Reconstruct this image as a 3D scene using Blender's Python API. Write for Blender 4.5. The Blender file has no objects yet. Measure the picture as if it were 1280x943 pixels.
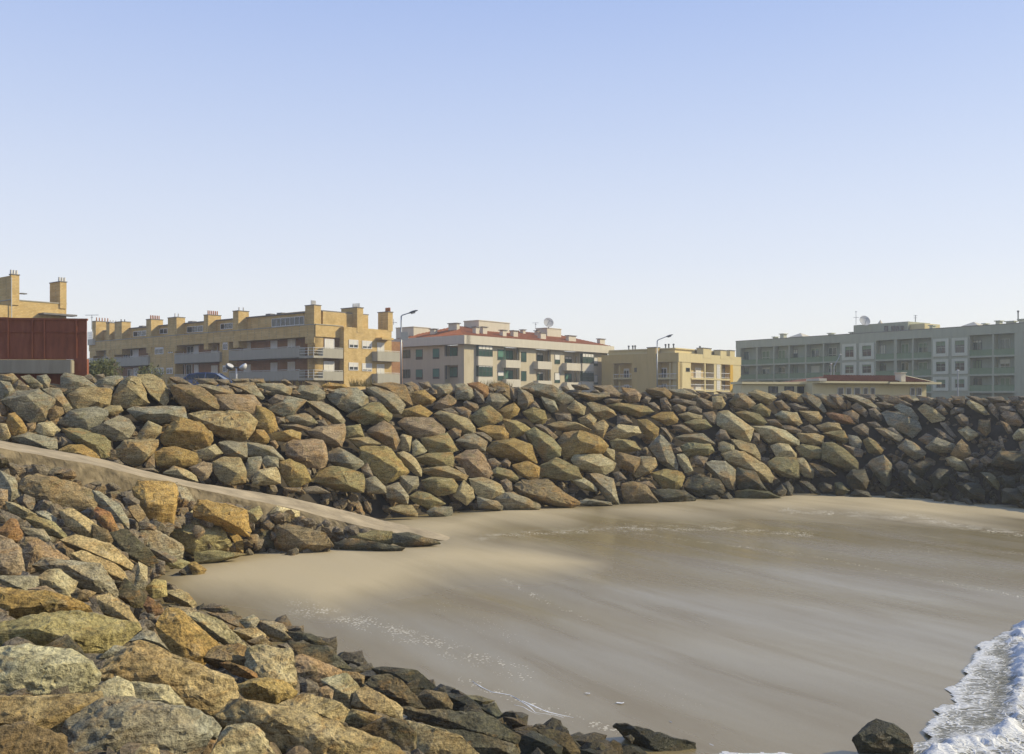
import bpy, bmesh, math, random
import numpy as np
from mathutils import Vector, Matrix, noise
from mathutils.bvhtree import BVHTree

random.seed(7)
C = bpy.context.scene.collection
scene = bpy.context.scene

# ------------------------------------------------------------------ camera, sky, sun, exposure
F = 1200.0            # focal length in photo pixels (photo 1280 x 943)
CX, HY, EYE = 640.0, 500.0, 6.0   # principal column, horizon row, eye height above the sand
cam_d = bpy.data.cameras.new('camera')
cam = bpy.data.objects.new('camera', cam_d)
C.objects.link(cam)
cam.location = (0, 0, EYE)
cam.rotation_euler = (math.radians(90), 0, 0)
cam_d.sensor_width = 36.0
cam_d.lens = 36.0 * F / 1280.0
cam_d.shift_y = (HY - 471.5) / 1280.0
cam_d.clip_start = 0.1
cam_d.clip_end = 9000
scene.camera = cam

SKY_STRENGTH = 0.11
SUN_AZ, SUN_EL = 83.0, 31.0       # degrees clockwise from the view direction (+Y), and up
world = bpy.data.worlds.new('World')
scene.world = world
world.use_nodes = True
wn = world.node_tree
bg = wn.nodes['Background']
sky = wn.nodes.new('ShaderNodeTexSky')
sky.sky_type = 'NISHITA'
sky.sun_disc = False
sky.sun_elevation = math.radians(SUN_EL)
sky.sun_rotation = math.radians(SUN_AZ)
sky.air_density = 1.0
sky.dust_density = 0.6
sky.ozone_density = 1.5
# thin sea haze whitening the lower sky, the same all the way round the horizon
tcw = wn.nodes.new('ShaderNodeTexCoord'); sxw = wn.nodes.new('ShaderNodeSeparateXYZ')
wn.links.new(tcw.outputs['Generated'], sxw.inputs[0])
rpw = wn.nodes.new('ShaderNodeValToRGB')
rpw.color_ramp.interpolation = 'B_SPLINE'
SKY = [(0.0, (1.0, 0.985, 0.94)), (0.055, (0.985, 0.975, 0.96)), (0.14, (0.85, 0.895, 1.0)), (0.27, (0.63, 0.735, 0.98)), (0.42, (0.40, 0.54, 0.93)), (0.8, (0.20, 0.34, 0.75))]
while len(rpw.color_ramp.elements) < len(SKY): rpw.color_ramp.elements.new(0.9)
for e_, (p_, c_) in zip(rpw.color_ramp.elements, SKY):
    e_.position = p_; e_.color = (*c_, 1)
wn.links.new(sxw.outputs[2], rpw.inputs[0])
mxw = wn.nodes.new('ShaderNodeMix'); mxw.data_type = 'RGBA'
mxw.inputs[0].default_value = 0.82
scw = wn.nodes.new('ShaderNodeVectorMath'); scw.operation = 'SCALE'; scw.inputs[3].default_value = 1.02 / SKY_STRENGTH
wn.links.new(rpw.outputs[0], scw.inputs[0])
wn.links.new(sky.outputs[0], mxw.inputs[6]); wn.links.new(scw.outputs[0], mxw.inputs[7])
wn.links.new(mxw.outputs[2], bg.inputs[0])
bg.inputs[1].default_value = SKY_STRENGTH

sd = Vector((math.sin(math.radians(SUN_AZ)) * math.cos(math.radians(SUN_EL)),
             math.cos(math.radians(SUN_AZ)) * math.cos(math.radians(SUN_EL)),
             math.sin(math.radians(SUN_EL))))
sl = bpy.data.lights.new('sun', 'SUN')
sl.energy = 5.0
sl.angle = math.radians(0.5)
sl.color = (1.0, 0.885, 0.62)
sun = bpy.data.objects.new('sun', sl)
C.objects.link(sun)
sun.location = (60, 10, 60)
sun.rotation_euler = (-sd).to_track_quat('-Z', 'Y').to_euler()
vs = scene.view_settings
vs.view_transform = 'Standard'
vs.look = 'None'
vs.exposure = 0.0
vs.gamma = 1.0
scene.cycles.max_bounces = 6
scene.cycles.use_denoising = True

# ------------------------------------------------------------------ helpers
def ray(px, py):
    return Vector(((px - CX) / F, 1.0, (HY - py) / F))
def at(px, py, D):
    return Vector(((px - CX) / F * D, D, EYE + (HY - py) / F * D))
def proj(p):
    return (CX + p[0] / p[1] * F, HY - (p[2] - EYE) / p[1] * F)

def tag(o, label=None, cat=None, group=None, kind=None):
    if label: o['label'] = label
    if cat: o['category'] = cat
    if group: o['group'] = group
    if kind: o['kind'] = kind
    return o
def empty(name, loc, label, cat, group=None):
    o = bpy.data.objects.new(name, None)
    C.objects.link(o)
    o.location = loc
    o.empty_display_size = 0.3
    return tag(o, label, cat, group)
def link_mesh(name, me, parent=None, loc=None):
    o = bpy.data.objects.new(name, me)
    C.objects.link(o)
    if parent: o.parent = parent
    if loc is not None: o.location = loc
    return o
def bm_obj(name, bm, m, parent=None, loc=None, smooth=False):
    bmesh.ops.recalc_face_normals(bm, faces=bm.faces)
    me = bpy.data.meshes.new(name)
    bm.to_mesh(me); bm.free()
    if smooth:
        me.polygons.foreach_set('use_smooth', [True] * len(me.polygons))
    if m: me.materials.append(m)
    return link_mesh(name, me, parent, loc)

def hexa(bm, p, e1, e2, e3):
    """box from corner p along three edge vectors"""
    p = Vector(p); e1 = Vector(e1); e2 = Vector(e2); e3 = Vector(e3)
    v = [bm.verts.new(p + e1 * i + e2 * j + e3 * k) for k in (0, 1) for j in (0, 1) for i in (0, 1)]
    for f in ((0, 1, 3, 2), (4, 6, 7, 5), (0, 4, 5, 1), (2, 3, 7, 6), (0, 2, 6, 4), (1, 5, 7, 3)):
        bm.faces.new([v[i] for i in f])
def tube(bm, p0, p1, r0, r1=None, n=8, caps=True):
    p0 = Vector(p0); p1 = Vector(p1); r1 = r0 if r1 is None else r1
    d = (p1 - p0).normalized()
    u = d.orthogonal().normalized(); w = d.cross(u)
    a = [bm.verts.new(p0 + (u * math.cos(t) + w * math.sin(t)) * r0) for t in [2 * math.pi * i / n for i in range(n)]]
    b = [bm.verts.new(p1 + (u * math.cos(t) + w * math.sin(t)) * r1) for t in [2 * math.pi * i / n for i in range(n)]]
    for i in range(n):
        bm.faces.new((a[i], a[(i + 1) % n], b[(i + 1) % n], b[i]))
    if caps:
        bm.faces.new(list(reversed(a))); bm.faces.new(b)

# ------------------------------------------------------------------ materials
def mat(name, rough=0.8, spec=0.3):
    m = bpy.data.materials.new(name); m.use_nodes = True
    nt = m.node_tree; b = nt.nodes['Principled BSDF']
    b.inputs['Roughness'].default_value = rough
    b.inputs['Specular IOR Level'].default_value = spec
    return m, nt, b
def nd(nt, t, **kw):
    n = nt.nodes.new(t)
    for k, v in kw.items():
        if k in n.inputs: n.inputs[k].default_value = v
        else: setattr(n, k, v)
    return n
def lk(nt, a, b): nt.links.new(a, b)
def ramp(nt, fac, stops):
    r = nt.nodes.new('ShaderNodeValToRGB')
    e = r.color_ramp.elements
    while len(e) < len(stops): e.new(0.5)
    for i, (p, c) in enumerate(stops):
        e[i].position = p
        e[i].color = c if len(c) == 4 else (*c, 1)
    lk(nt, fac, r.inputs[0])
    return r.outputs[0]
def mix(nt, a, b, fac, mode='MIX'):
    n = nt.nodes.new('ShaderNodeMix'); n.data_type = 'RGBA'; n.blend_type = mode
    for s, v in ((6, a), (7, b), (0, fac)):
        if hasattr(v, 'is_linked') or isinstance(v, bpy.types.NodeSocket): lk(nt, v, n.inputs[s])
        elif s == 0: n.inputs[0].default_value = v
        else: n.inputs[s].default_value = (*v, 1) if len(v) == 3 else v
    return n.outputs[2]
def math_n(nt, op, a, b=0.5, clamp=False):
    n = nt.nodes.new('ShaderNodeMath'); n.operation = op; n.use_clamp = clamp
    for i, v in enumerate((a, b)):
        if isinstance(v, bpy.types.NodeSocket): lk(nt, v, n.inputs[i])
        else: n.inputs[i].default_value = v
    return n.outputs[0]
def noise_n(nt, vec, scale, detail=6, rough=0.6, dist=0.0):
    n = nd(nt, 'ShaderNodeTexNoise')
    n.inputs['Scale'].default_value = scale; n.inputs['Detail'].default_value = detail
    n.inputs['Roughness'].default_value = rough; n.inputs['Distortion'].default_value = dist
    if vec is not None: lk(nt, vec, n.inputs['Vector'])
    return n.outputs[0]

def plain(name, col, rough=0.8, spec=0.3, var=0.12, scale=1.5, bump=0.0, metal=0.0):
    m, nt, b = mat(name, rough, spec)
    g = nd(nt, 'ShaderNodeNewGeometry')
    f = noise_n(nt, g.outputs['Position'], scale, 5, 0.65)
    lo = tuple(c * (1 - var) for c in col); hi = tuple(min(1, c * (1 + var)) for c in col)
    lk(nt, ramp(nt, f, [(0.3, lo), (0.7, hi)]), b.inputs['Base Color'])
    b.inputs['Metallic'].default_value = metal
    if bump:
        bn = nd(nt, 'ShaderNodeBump', Strength=bump, Distance=0.02)
        lk(nt, noise_n(nt, g.outputs['Position'], scale * 12, 4), bn.inputs['Height'])
        lk(nt, bn.outputs[0], b.inputs['Normal'])
    return m

def plaster(name, col, stain=0.25, scale=0.5):
    """painted render with rain streaks and blotches"""
    m, nt, b = mat(name, 0.85, 0.2)
    g = nd(nt, 'ShaderNodeNewGeometry')
    mp = nd(nt, 'ShaderNodeMapping'); mp.inputs['Scale'].default_value = (1.6, 1.6, 0.18)
    lk(nt, g.outputs['Position'], mp.inputs[0])
    f1 = noise_n(nt, mp.outputs[0], 1.2, 6, 0.7)
    f2 = noise_n(nt, g.outputs['Position'], scale, 4)
    c = ramp(nt, f1, [(0.35, tuple(v * (1 - stain) for v in col)), (0.6, col)])
    c2 = mix(nt, c, tuple(v * 0.85 for v in col), f2)
    lk(nt, c2, b.inputs['Base Color'])
    return m

def brickwork(name, c1, c2, mortar):
    m, nt, b = mat(name, 0.88, 0.2)
    g = nd(nt, 'ShaderNodeNewGeometry')
    sp = nd(nt, 'ShaderNodeSeparateXYZ'); lk(nt, g.outputs['Position'], sp.inputs[0])
    cb = nd(nt, 'ShaderNodeCombineXYZ')
    s = math_n(nt, 'ADD', sp.outputs[0], sp.outputs[1])
    lk(nt, s, cb.inputs[0]); lk(nt, sp.outputs[2], cb.inputs[1])
    br = nd(nt, 'ShaderNodeTexBrick')
    lk(nt, cb.outputs[0], br.inputs['Vector'])
    br.inputs['Color1'].default_value = (*c1, 1); br.inputs['Color2'].default_value = (*c2, 1)
    br.inputs['Mortar'].default_value = (*mortar, 1)
    br.inputs['Scale'].default_value = 1.0; br.inputs['Brick Width'].default_value = 0.42
    br.inputs['Row Height'].default_value = 0.16; br.inputs['Mortar Size'].default_value = 0.012
    f = noise_n(nt, g.outputs['Position'], 0.9, 5, 0.7)
    c = mix(nt, br.outputs[0], tuple(v * 0.62 for v in c1), ramp(nt, f, [(0.45, (0, 0, 0)), (0.75, (0.8, 0.8, 0.8))]))
    lk(nt, c, b.inputs['Base Color'])
    return m

def rock_material():
    m, nt, b = mat('weathered_granite', 0.9, 0.25)
    oi = nd(nt, 'ShaderNodeObjectInfo')
    at_ = nd(nt, 'ShaderNodeAttribute'); at_.attribute_name = 'tone'
    tc = nd(nt, 'ShaderNodeTexCoord')
    g = nd(nt, 'ShaderNodeNewGeometry')
    off = nd(nt, 'ShaderNodeVectorMath', operation='SCALE'); off.inputs[3].default_value = 37.0
    cv = nd(nt, 'ShaderNodeCombineXYZ'); lk(nt, oi.outputs['Random'], cv.inputs[0]); lk(nt, oi.outputs['Random'], cv.inputs[2])
    lk(nt, cv.outputs[0], off.inputs[0])
    ad = nd(nt, 'ShaderNodeVectorMath', operation='ADD'); lk(nt, g.outputs['Position'], ad.inputs[0]); lk(nt, off.outputs[0], ad.inputs[1])
    V = ad.outputs[0]
    # distorted strata
    mp = nd(nt, 'ShaderNodeMapping'); mp.inputs['Scale'].default_value = (1.0, 1.0, 4.5)
    mp.inputs['Rotation'].default_value = (0.5, -0.55, 0.3)
    lk(nt, V, mp.inputs[0])
    strata = noise_n(nt, mp.outputs[0], 1.7, 7, 0.62, 0.6)
    big = noise_n(nt, V, 0.9, 4, 0.55, 0.4)
    mid = noise_n(nt, V, 3.2, 7, 0.68)
    fine = noise_n(nt, V, 22, 6, 0.72)
    base = oi.outputs['Color']
    c = mix(nt, base, (0.66, 0.64, 0.60), 1.0, 'MULTIPLY')
    c = mix(nt, c, base, ramp(nt, strata, [(0.36, (0, 0, 0)), (0.62, (1, 1, 1))]))
    # rust / ochre lichen patches
    c = mix(nt, c, (0.40, 0.235, 0.075), math_n(nt, 'MULTIPLY', ramp(nt, big, [(0.50, (0, 0, 0)), (0.68, (1, 1, 1))]), 0.6))
    och = noise_n(nt, mp.outputs[0], 0.9, 6, 0.7, 1.2)
    c = mix(nt, c, (0.42, 0.22, 0.055), math_n(nt, 'MULTIPLY', ramp(nt, och, [(0.56, (0, 0, 0)), (0.66, (1, 1, 1))]), 0.5))
    # pale lichen
    c = mix(nt, c, (0.52, 0.47, 0.33), math_n(nt, 'MULTIPLY', ramp(nt, mid, [(0.56, (0, 0, 0)), (0.72, (1, 1, 1))]), 0.45))
    # olive algae and dark weathering in broad stains
    alg = noise_n(nt, V, 1.6, 7, 0.7, 0.8)
    c = mix(nt, c, (0.17, 0.155, 0.06), math_n(nt, 'MULTIPLY', ramp(nt, alg, [(0.54, (0, 0, 0)), (0.68, (1, 1, 1))]), 0.6))
    drk = noise_n(nt, mp.outputs[0], 3.4, 7, 0.75, 0.5)
    c = mix(nt, c, (0.30, 0.28, 0.25), math_n(nt, 'MULTIPLY', ramp(nt, drk, [(0.36, (1, 1, 1)), (0.47, (0, 0, 0))]), 0.65), 'MULTIPLY')
    # grain
    c = mix(nt, c, ramp(nt, fine, [(0.32, (0.22, 0.21, 0.19)), (0.5, (0.95, 0.95, 0.95)), (0.66, (1.5, 1.46, 1.36))]), 0.85, 'MULTIPLY')
    # dark speckle
    sp = noise_n(nt, V, 9, 8, 0.8)
    c = mix(nt, c, (0.05, 0.045, 0.035), math_n(nt, 'MULTIPLY', ramp(nt, sp, [(0.34, (1, 1, 1)), (0.46, (0, 0, 0))]), 0.75))
    # tide zone: algae film and damp stone up to about a metre above the sand
    pz = nd(nt, 'ShaderNodeSeparateXYZ'); lk(nt, g.outputs['Position'], pz.inputs[0])
    # the high-water line climbs towards the sea
    sea = math_n(nt, 'ADD', pz.outputs[0], math_n(nt, 'MULTIPLY', math_n(nt, 'SUBTRACT', 40.0, pz.outputs[1]), 0.34))
    sea = math_n(nt, 'MULTIPLY', math_n(nt, 'MAXIMUM', math_n(nt, 'MINIMUM', sea, 24.0), 0.0), 0.085)
    hz = math_n(nt, 'ADD', math_n(nt, 'SUBTRACT', pz.outputs[2], sea), math_n(nt, 'MULTIPLY', mid, 1.4))
    wet = ramp(nt, math_n(nt, 'MULTIPLY', hz, 0.4), [(0.22, (1, 1, 1)), (0.48, (0, 0, 0))])
    c = mix(nt, c, mix(nt, c, (0.33, 0.35, 0.28), 1.0, 'MULTIPLY'), math_n(nt, 'MULTIPLY', wet, 0.9))
    lk(nt, c, b.inputs['Base Color'])
    lk(nt, ramp(nt, wet, [(0.0, (0.92, 0.92, 0.92)), (1.0, (0.42, 0.42, 0.42))]), b.inputs['Roughness'])
    h = math_n(nt, 'ADD', math_n(nt, 'MULTIPLY', mid, 0.8), math_n(nt, 'MULTIPLY', fine, 0.35))
    h = math_n(nt, 'ADD', h, math_n(nt, 'MULTIPLY', strata, 0.7))
    bn = nd(nt, 'ShaderNodeBump', Strength=1.0, Distance=0.14)
    lk(nt, h, bn.inputs['Height']); lk(nt, bn.outputs[0], b.inputs['Normal'])
    return m

ROCK = rock_material()
M = {}
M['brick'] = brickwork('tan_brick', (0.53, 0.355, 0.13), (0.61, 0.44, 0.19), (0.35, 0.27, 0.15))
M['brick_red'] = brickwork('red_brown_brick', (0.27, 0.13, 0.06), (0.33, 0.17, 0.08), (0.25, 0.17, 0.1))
M['balcony'] = plaster('grey_render', (0.40, 0.37, 0.29), 0.2)
M['cream'] = plaster('cream_render', (0.53, 0.455, 0.31), 0.22)
M['white'] = plaster('white_render', (0.60, 0.545, 0.43), 0.15)
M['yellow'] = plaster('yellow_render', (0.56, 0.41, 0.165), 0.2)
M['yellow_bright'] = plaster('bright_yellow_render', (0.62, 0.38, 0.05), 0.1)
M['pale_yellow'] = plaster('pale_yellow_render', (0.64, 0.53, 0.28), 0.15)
M['cream_bright'] = plaster('bright_cream_render', (0.72, 0.62, 0.36), 0.12)
M['grey'] = plaster('grey_green_render', (0.39, 0.40, 0.285), 0.2)
M['grey_light'] = plaster('light_grey_render', (0.57, 0.57, 0.43), 0.15)
M['green_grey'] = plaster('green_grey_panel', (0.19, 0.26, 0.145), 0.3)
M['blue_grey'] = plaster('blue_grey_render', (0.295, 0.33, 0.245), 0.2)
M['frame'] = plain('white_frame', (0.72, 0.70, 0.66), 0.5, 0.4, 0.05)
M['dark_frame'] = plain('dark_frame', (0.06, 0.065, 0.06), 0.5, 0.4, 0.1)
M['rail'] = plain('painted_rail', (0.55, 0.53, 0.46), 0.5, 0.4, 0.08)
M['blind'] = plain('roller_blind', (0.62, 0.59, 0.52), 0.7, 0.3, 0.06)
M['green_blind'] = plain('green_shutter', (0.06, 0.17, 0.115), 0.6, 0.3, 0.15)
M['roof'] = plain('clay_tiles', (0.30, 0.105, 0.045), 0.85, 0.2, 0.25, 2.0, 0.5)
M['roof_shaded'] = plain('shaded_clay_tiles', (0.20, 0.085, 0.045), 0.85, 0.2, 0.25, 2.0, 0.5)  # clay tiles of the bungalow, their shade put into the colour
M['cap'] = plain('grey_cap', (0.16, 0.15, 0.14), 0.7, 0.3, 0.15)
M['pot'] = plain('terracotta_pot', (0.42, 0.16, 0.06), 0.8, 0.2, 0.2)
M['door'] = plain('white_door', (0.60, 0.60, 0.60), 0.6, 0.3, 0.05)
M['steel'] = plain('galvanised_steel', (0.34, 0.35, 0.35), 0.45, 0.5, 0.1, 3, 0, 0.6)
M['lamp_head'] = plain('lamp_housing', (0.10, 0.105, 0.11), 0.5, 0.4, 0.1)
M['dish'] = plain('dish_white', (0.55, 0.53, 0.48), 0.5, 0.4, 0.08)
M['concrete'] = plaster('weathered_concrete', (0.36, 0.32, 0.235), 0.35, 1.2)
M['ramp_top'] = plain('sandy_concrete', (0.36, 0.29, 0.185), 0.92, 0.2, 0.34, 0.9, 0.8)
M['ramp_side'] = plain('rough_concrete', (0.215, 0.17, 0.10), 0.95, 0.15, 0.5, 2.2, 1.0)
M['asphalt'] = plain('asphalt', (0.055, 0.054, 0.052), 0.9, 0.2, 0.2, 3)
M['shadow_gap'] = plain('shadow_dark_earth', (0.055, 0.046, 0.034), 0.95, 0.1, 0.3, 2.0, 0.4)  # earth coloured near black to stand for the shadow between boulders
def glass(name, col):
    m, nt, b = mat(name, 0.08, 0.6)
    g = nd(nt, 'ShaderNodeNewGeometry')
    f = noise_n(nt, g.outputs['Position'], 0.6, 2)
    lk(nt, ramp(nt, f, [(0.3, tuple(c * .6 for c in col)), (0.7, col)]), b.inputs['Base Color'])
    return m
M['glass'] = glass('window_glass', (0.035, 0.04, 0.042))
M['glass_green'] = glass('tinted_glass', (0.04, 0.085, 0.065))
def rusty():
    m, nt, b = mat('rusted_red_paint', 0.8, 0.25)
    g = nd(nt, 'ShaderNodeNewGeometry')
    mp = nd(nt, 'ShaderNodeMapping'); mp.inputs['Scale'].default_value = (2.0, 2.0, 0.35)
    lk(nt, g.outputs['Position'], mp.inputs[0])
    f1 = noise_n(nt, mp.outputs[0], 2.2, 7, 0.7)
    f2 = noise_n(nt, g.outputs['Position'], 7, 6, 0.7)
    c = ramp(nt, f1, [(0.3, (0.16, 0.056, 0.032)), (0.55, (0.23, 0.08, 0.042)), (0.75, (0.28, 0.115, 0.06))])
    c = mix(nt, c, (0.26, 0.11, 0.045), ramp(nt, f2, [(0.6, (0, 0, 0)), (0.74, (0.8, 0.8, 0.8))]))
    lk(nt, c, b.inputs['Base Color'])
    return m
M['rust'] = rusty()

# ------------------------------------------------------------------ large structure: sand, banks, ramp, street
def interp(xs, ys, x):
    return float(np.interp(x, xs, ys))
# foot of the far wall, by photo column: depth and height; its crest row in the photo
WX = [-400, -200, 0, 130, 250, 350, 430, 560, 680, 830, 1000, 1130, 1280, 1450, 1700]
WD = [31, 34, 37, 38.5, 40, 42.5, 45.5, 49.5, 52, 56, 60, 58.6, 53.5, 47, 39]
WZ = [4.6, 4.6, 4.4, 3.5, 2.7, 1.9, 1.0, 0.45, 0.2, 0.25, 0.2, 0.2, 0.2, 0.1, 0]
CXs = [-400, 0, 130, 250, 330, 430, 560, 640, 760, 850, 950, 1050, 1280, 1700]
CYs = [475, 475, 476, 477, 478, 481, 481, 482, 486, 489, 489, 493, 496, 496]
def wall_col(px):
    Db = interp(WX, WD, px); zb = interp(WX, WZ, px)
    rise = 6.75 - zb
    Dc = Db + 1.15 * rise + 0.6
    zc = EYE + (HY - interp(CXs, CYs, px)) / F * Dc
    return Db, zb, Dc, zc
def wall_depth(px, py):
    Db, zb, Dc, zc = wall_col(px)
    k = (HY - py) / F
    t = (zb - EYE - k * Db) / (k * (Dc - Db) - (zc - zb))
    t = max(-0.12, min(1.0, t))
    return Db + t * (Dc - Db), t
def wall_normal(px):
    a = []
    for q in (px - 25, px + 25):
        Db, zb, Dc, zc = wall_col(q)
        k = (q - CX) / F
        a.append((Vector((k * Db, Db, zb)), Vector((k * Dc, Dc, zc))))
    u = (a[1][0] - a[0][0]).normalized()
    v = ((a[0][1] - a[0][0]) + (a[1][1] - a[1][0])).normalized()
    return u.cross(v).normalized()

# near bank: thin-plate spline through surveyed points (column, row, distance)
NEAR = [(900,985,14.9),(800,943,16.25),(730,925,16.9),(600,880,18.95),(500,845,20.9),(430,815,22.9),(340,775,26.2),(270,735,30.6),(240,712,34),
 (270,695,36.9),(320,690,37.9),(480,690,37.9),(560,680,40),(0,585,33.5),(125,600,35),(235,625,36.5),(340,655,37.5),
 (0,943,5.2),(150,943,5.5),(300,943,6.2),(420,943,7.6),(520,943,9.5),(620,943,12.5),(720,943,15.5),
 (0,860,6.6),(150,860,7.4),(280,860,9.5),(400,860,13),(500,880,15),(0,800,8.5),(100,800,9.5),(200,800,11.5),(300,800,16),(400,810,21),
 (0,740,11.5),(100,740,14),(200,750,19),(260,760,24.5),(0,690,16),(100,690,19.5),(180,700,25),(0,640,23),(100,640,26),(200,660,31),(270,665,35),
 (0,610,29),(100,620,30.5),(-250,943,4.8),(-250,800,7.6),(-250,690,13.5),(-250,610,26),(0,1100,3.4),(300,1100,4.0),(600,1100,6.5),(-250,1100,3.2),(850,1100,11.5),(-250,585,30)]
_P = np.array([(a / 200., b / 200.) for a, b, c in NEAR]); _W = np.array([1.0 / c for a, b, c in NEAR])
def _tps(r2): return np.where(r2 > 1e-12, 0.5 * r2 * np.log(np.maximum(r2, 1e-12)), 0.0)
_n = len(_P)
_K = _tps(((_P[:, None] - _P[None]) ** 2).sum(-1)) + np.eye(_n) * 1e-3
_Q = np.hstack([np.ones((_n, 1)), _P])
_A = np.vstack([np.hstack([_K, _Q]), np.hstack([_Q.T, np.zeros((3, 3))])])
_S = np.linalg.solve(_A, np.concatenate([_W, np.zeros(3)]))
def near_depth_np(px, py):
    q = np.stack([np.asarray(px, float) / 200., np.asarray(py, float) / 200.], -1)
    r2 = ((q[..., None, :] - _P) ** 2).sum(-1)
    w = _tps(r2) @ _S[:_n] + _S[_n] + q[..., 0] * _S[_n + 1] + q[..., 1] * _S[_n + 2]
    return 1.0 / np.clip(w, 1 / 45., 1 / 2.5)
def near_depth(px, py): return float(near_depth_np(px, py))
def near_normal(px, py):
    p = at(px, py, near_depth(px, py)); a = at(px + 12, py, near_depth(px + 12, py)); b = at(px, py + 12, near_depth(px, py + 12))
    n = (a - p).cross(b - p)
    if n.z < 0: n = -n
    return n.normalized()

# ---- sand
def poly_dist(P, x, y, sy=2.6):
    """signed distance (photo pixels, rows weighted) to a polygon, positive inside"""
    x = np.asarray(x, float); y = np.asarray(y, float) * sy
    Q = [(a, b * sy) for a, b in P]
    best = np.full(x.shape, 1e9); ins = np.zeros(x.shape, bool)
    for (x0, y0), (x1, y1) in zip(Q, Q[1:] + Q[:1]):
        dx, dy = x1 - x0, y1 - y0
        t = np.clip(((x - x0) * dx + (y - y0) * dy) / (dx * dx + dy * dy + 1e-9), 0, 1)
        best = np.minimum(best, np.hypot(x - x0 - t * dx, y - y0 - t * dy))
        if y0 != y1:
            ins ^= ((y0 > y) != (y1 > y)) & (x < (x1 - x0) * (y - y0) / (y1 - y0) + x0)
    return np.where(ins, best, -best)
def line_dist(L, x, y, sy=1.0):
    best = np.full(np.shape(x), 1e9)
    for (x0, y0), (x1, y1) in zip(L, L[1:]):
        dx, dy = x1 - x0, (y1 - y0) * sy
        t = np.clip(((x - x0) * dx + (y - y0) * sy * dy) / (dx * dx + dy * dy), 0, 1)
        best = np.minimum(best, np.hypot(x - x0 - t * dx, (y - y0) * sy - t * dy))
    return best
DRY = [[(215,735),(255,700),(330,686),(480,688),(570,676),(640,688),(735,706),(660,718),(560,722),(480,738),(400,762),(300,746)],
       [(470,662),(560,646),(640,630),(735,640),(700,650),(620,656),(590,668),(540,676)],
       [(1000,618),(1080,616),(1300,636),(1300,646),(1180,649),(1050,640),(930,633)],
       [(760,640),(900,630),(1010,624),(960,638),(850,640)]]
FOAMB = [([(365,760),(480,785),(655,842)], 17, 0.9), ([(622,722),(680,750),(735,775)], 5, 0.9), ([(600,676),(640,668),(760,661),(900,662),(1010,668)], 9, 0.9),
         ([(980,640),(1150,650),(1300,672)], 9, 1.0), ([(740,660),(1000,692),(1300,752)], 2.2, 0.8), ([(690,640),(1000,668),(1300,705)], 2.0, 0.5),
         ([(540,700),(560,760),(640,800)], 30, 0.35), ([(500,800),(700,850),(900,880)], 30, 0.22), ([(1050,690),(1300,690)], 14, 0.45), ([(580,850),(640,872),(770,915)], 9, 0.8)]
def sand_h(X, Y):
    z = -0.012 * np.clip(X - 4 + (34 - Y) * 0.35, 0, 60)
    return z
xs = np.arange(-24, 70.01, 0.22); ys = np.concatenate([np.arange(9, 30, 0.13), np.arange(30, 66, 0.26)])
GX, GY = np.meshgrid(xs, ys)
Z0 = sand_h(GX, GY)
PXg = CX + GX / GY * F; PYg = HY - (Z0 - EYE) / GY * F
dry = np.zeros(GX.shape)
rng = np.random.default_rng(3)
wob = 6 * np.sin(GX * 0.9 + 1.3 * np.sin(GY * 0.4)) + 4 * np.sin(GY * 1.1 + GX * 0.3)
for P in DRY:
    d = poly_dist(P, PXg, PYg) + wob
    dry = np.maximum(dry, 1 / (1 + np.exp(-(d + 2) / 23.0)))
foam = np.zeros(GX.shape)
for L, w, a in FOAMB:
    foam = np.maximum(foam, a * np.exp(-(line_dist(L, PXg, PYg, 1.6) / w) ** 2))
Z = Z0 + 0.16 * dry + 0.02 * np.sin(GX * 0.5 + GY * 0.8)
nx, ny = len(xs), len(ys)
idx = np.arange(nx * ny).reshape(ny, nx)
faces = np.stack([idx[:-1, :-1], idx[:-1, 1:], idx[1:, 1:], idx[1:, :-1]], -1).reshape(-1, 4)
me = bpy.data.meshes.new('beach_sand')
me.from_pydata(np.stack([GX, GY, Z], -1).reshape(-1, 3).tolist(), [], faces.tolist())
for nm, arr in (('dryness', dry), ('foam', foam)):
    a_ = me.attributes.new(nm, 'FLOAT', 'POINT'); a_.data.foreach_set('value', arr.reshape(-1).astype(np.float32))
me.polygons.foreach_set('use_smooth', [True] * len(me.polygons))
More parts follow.
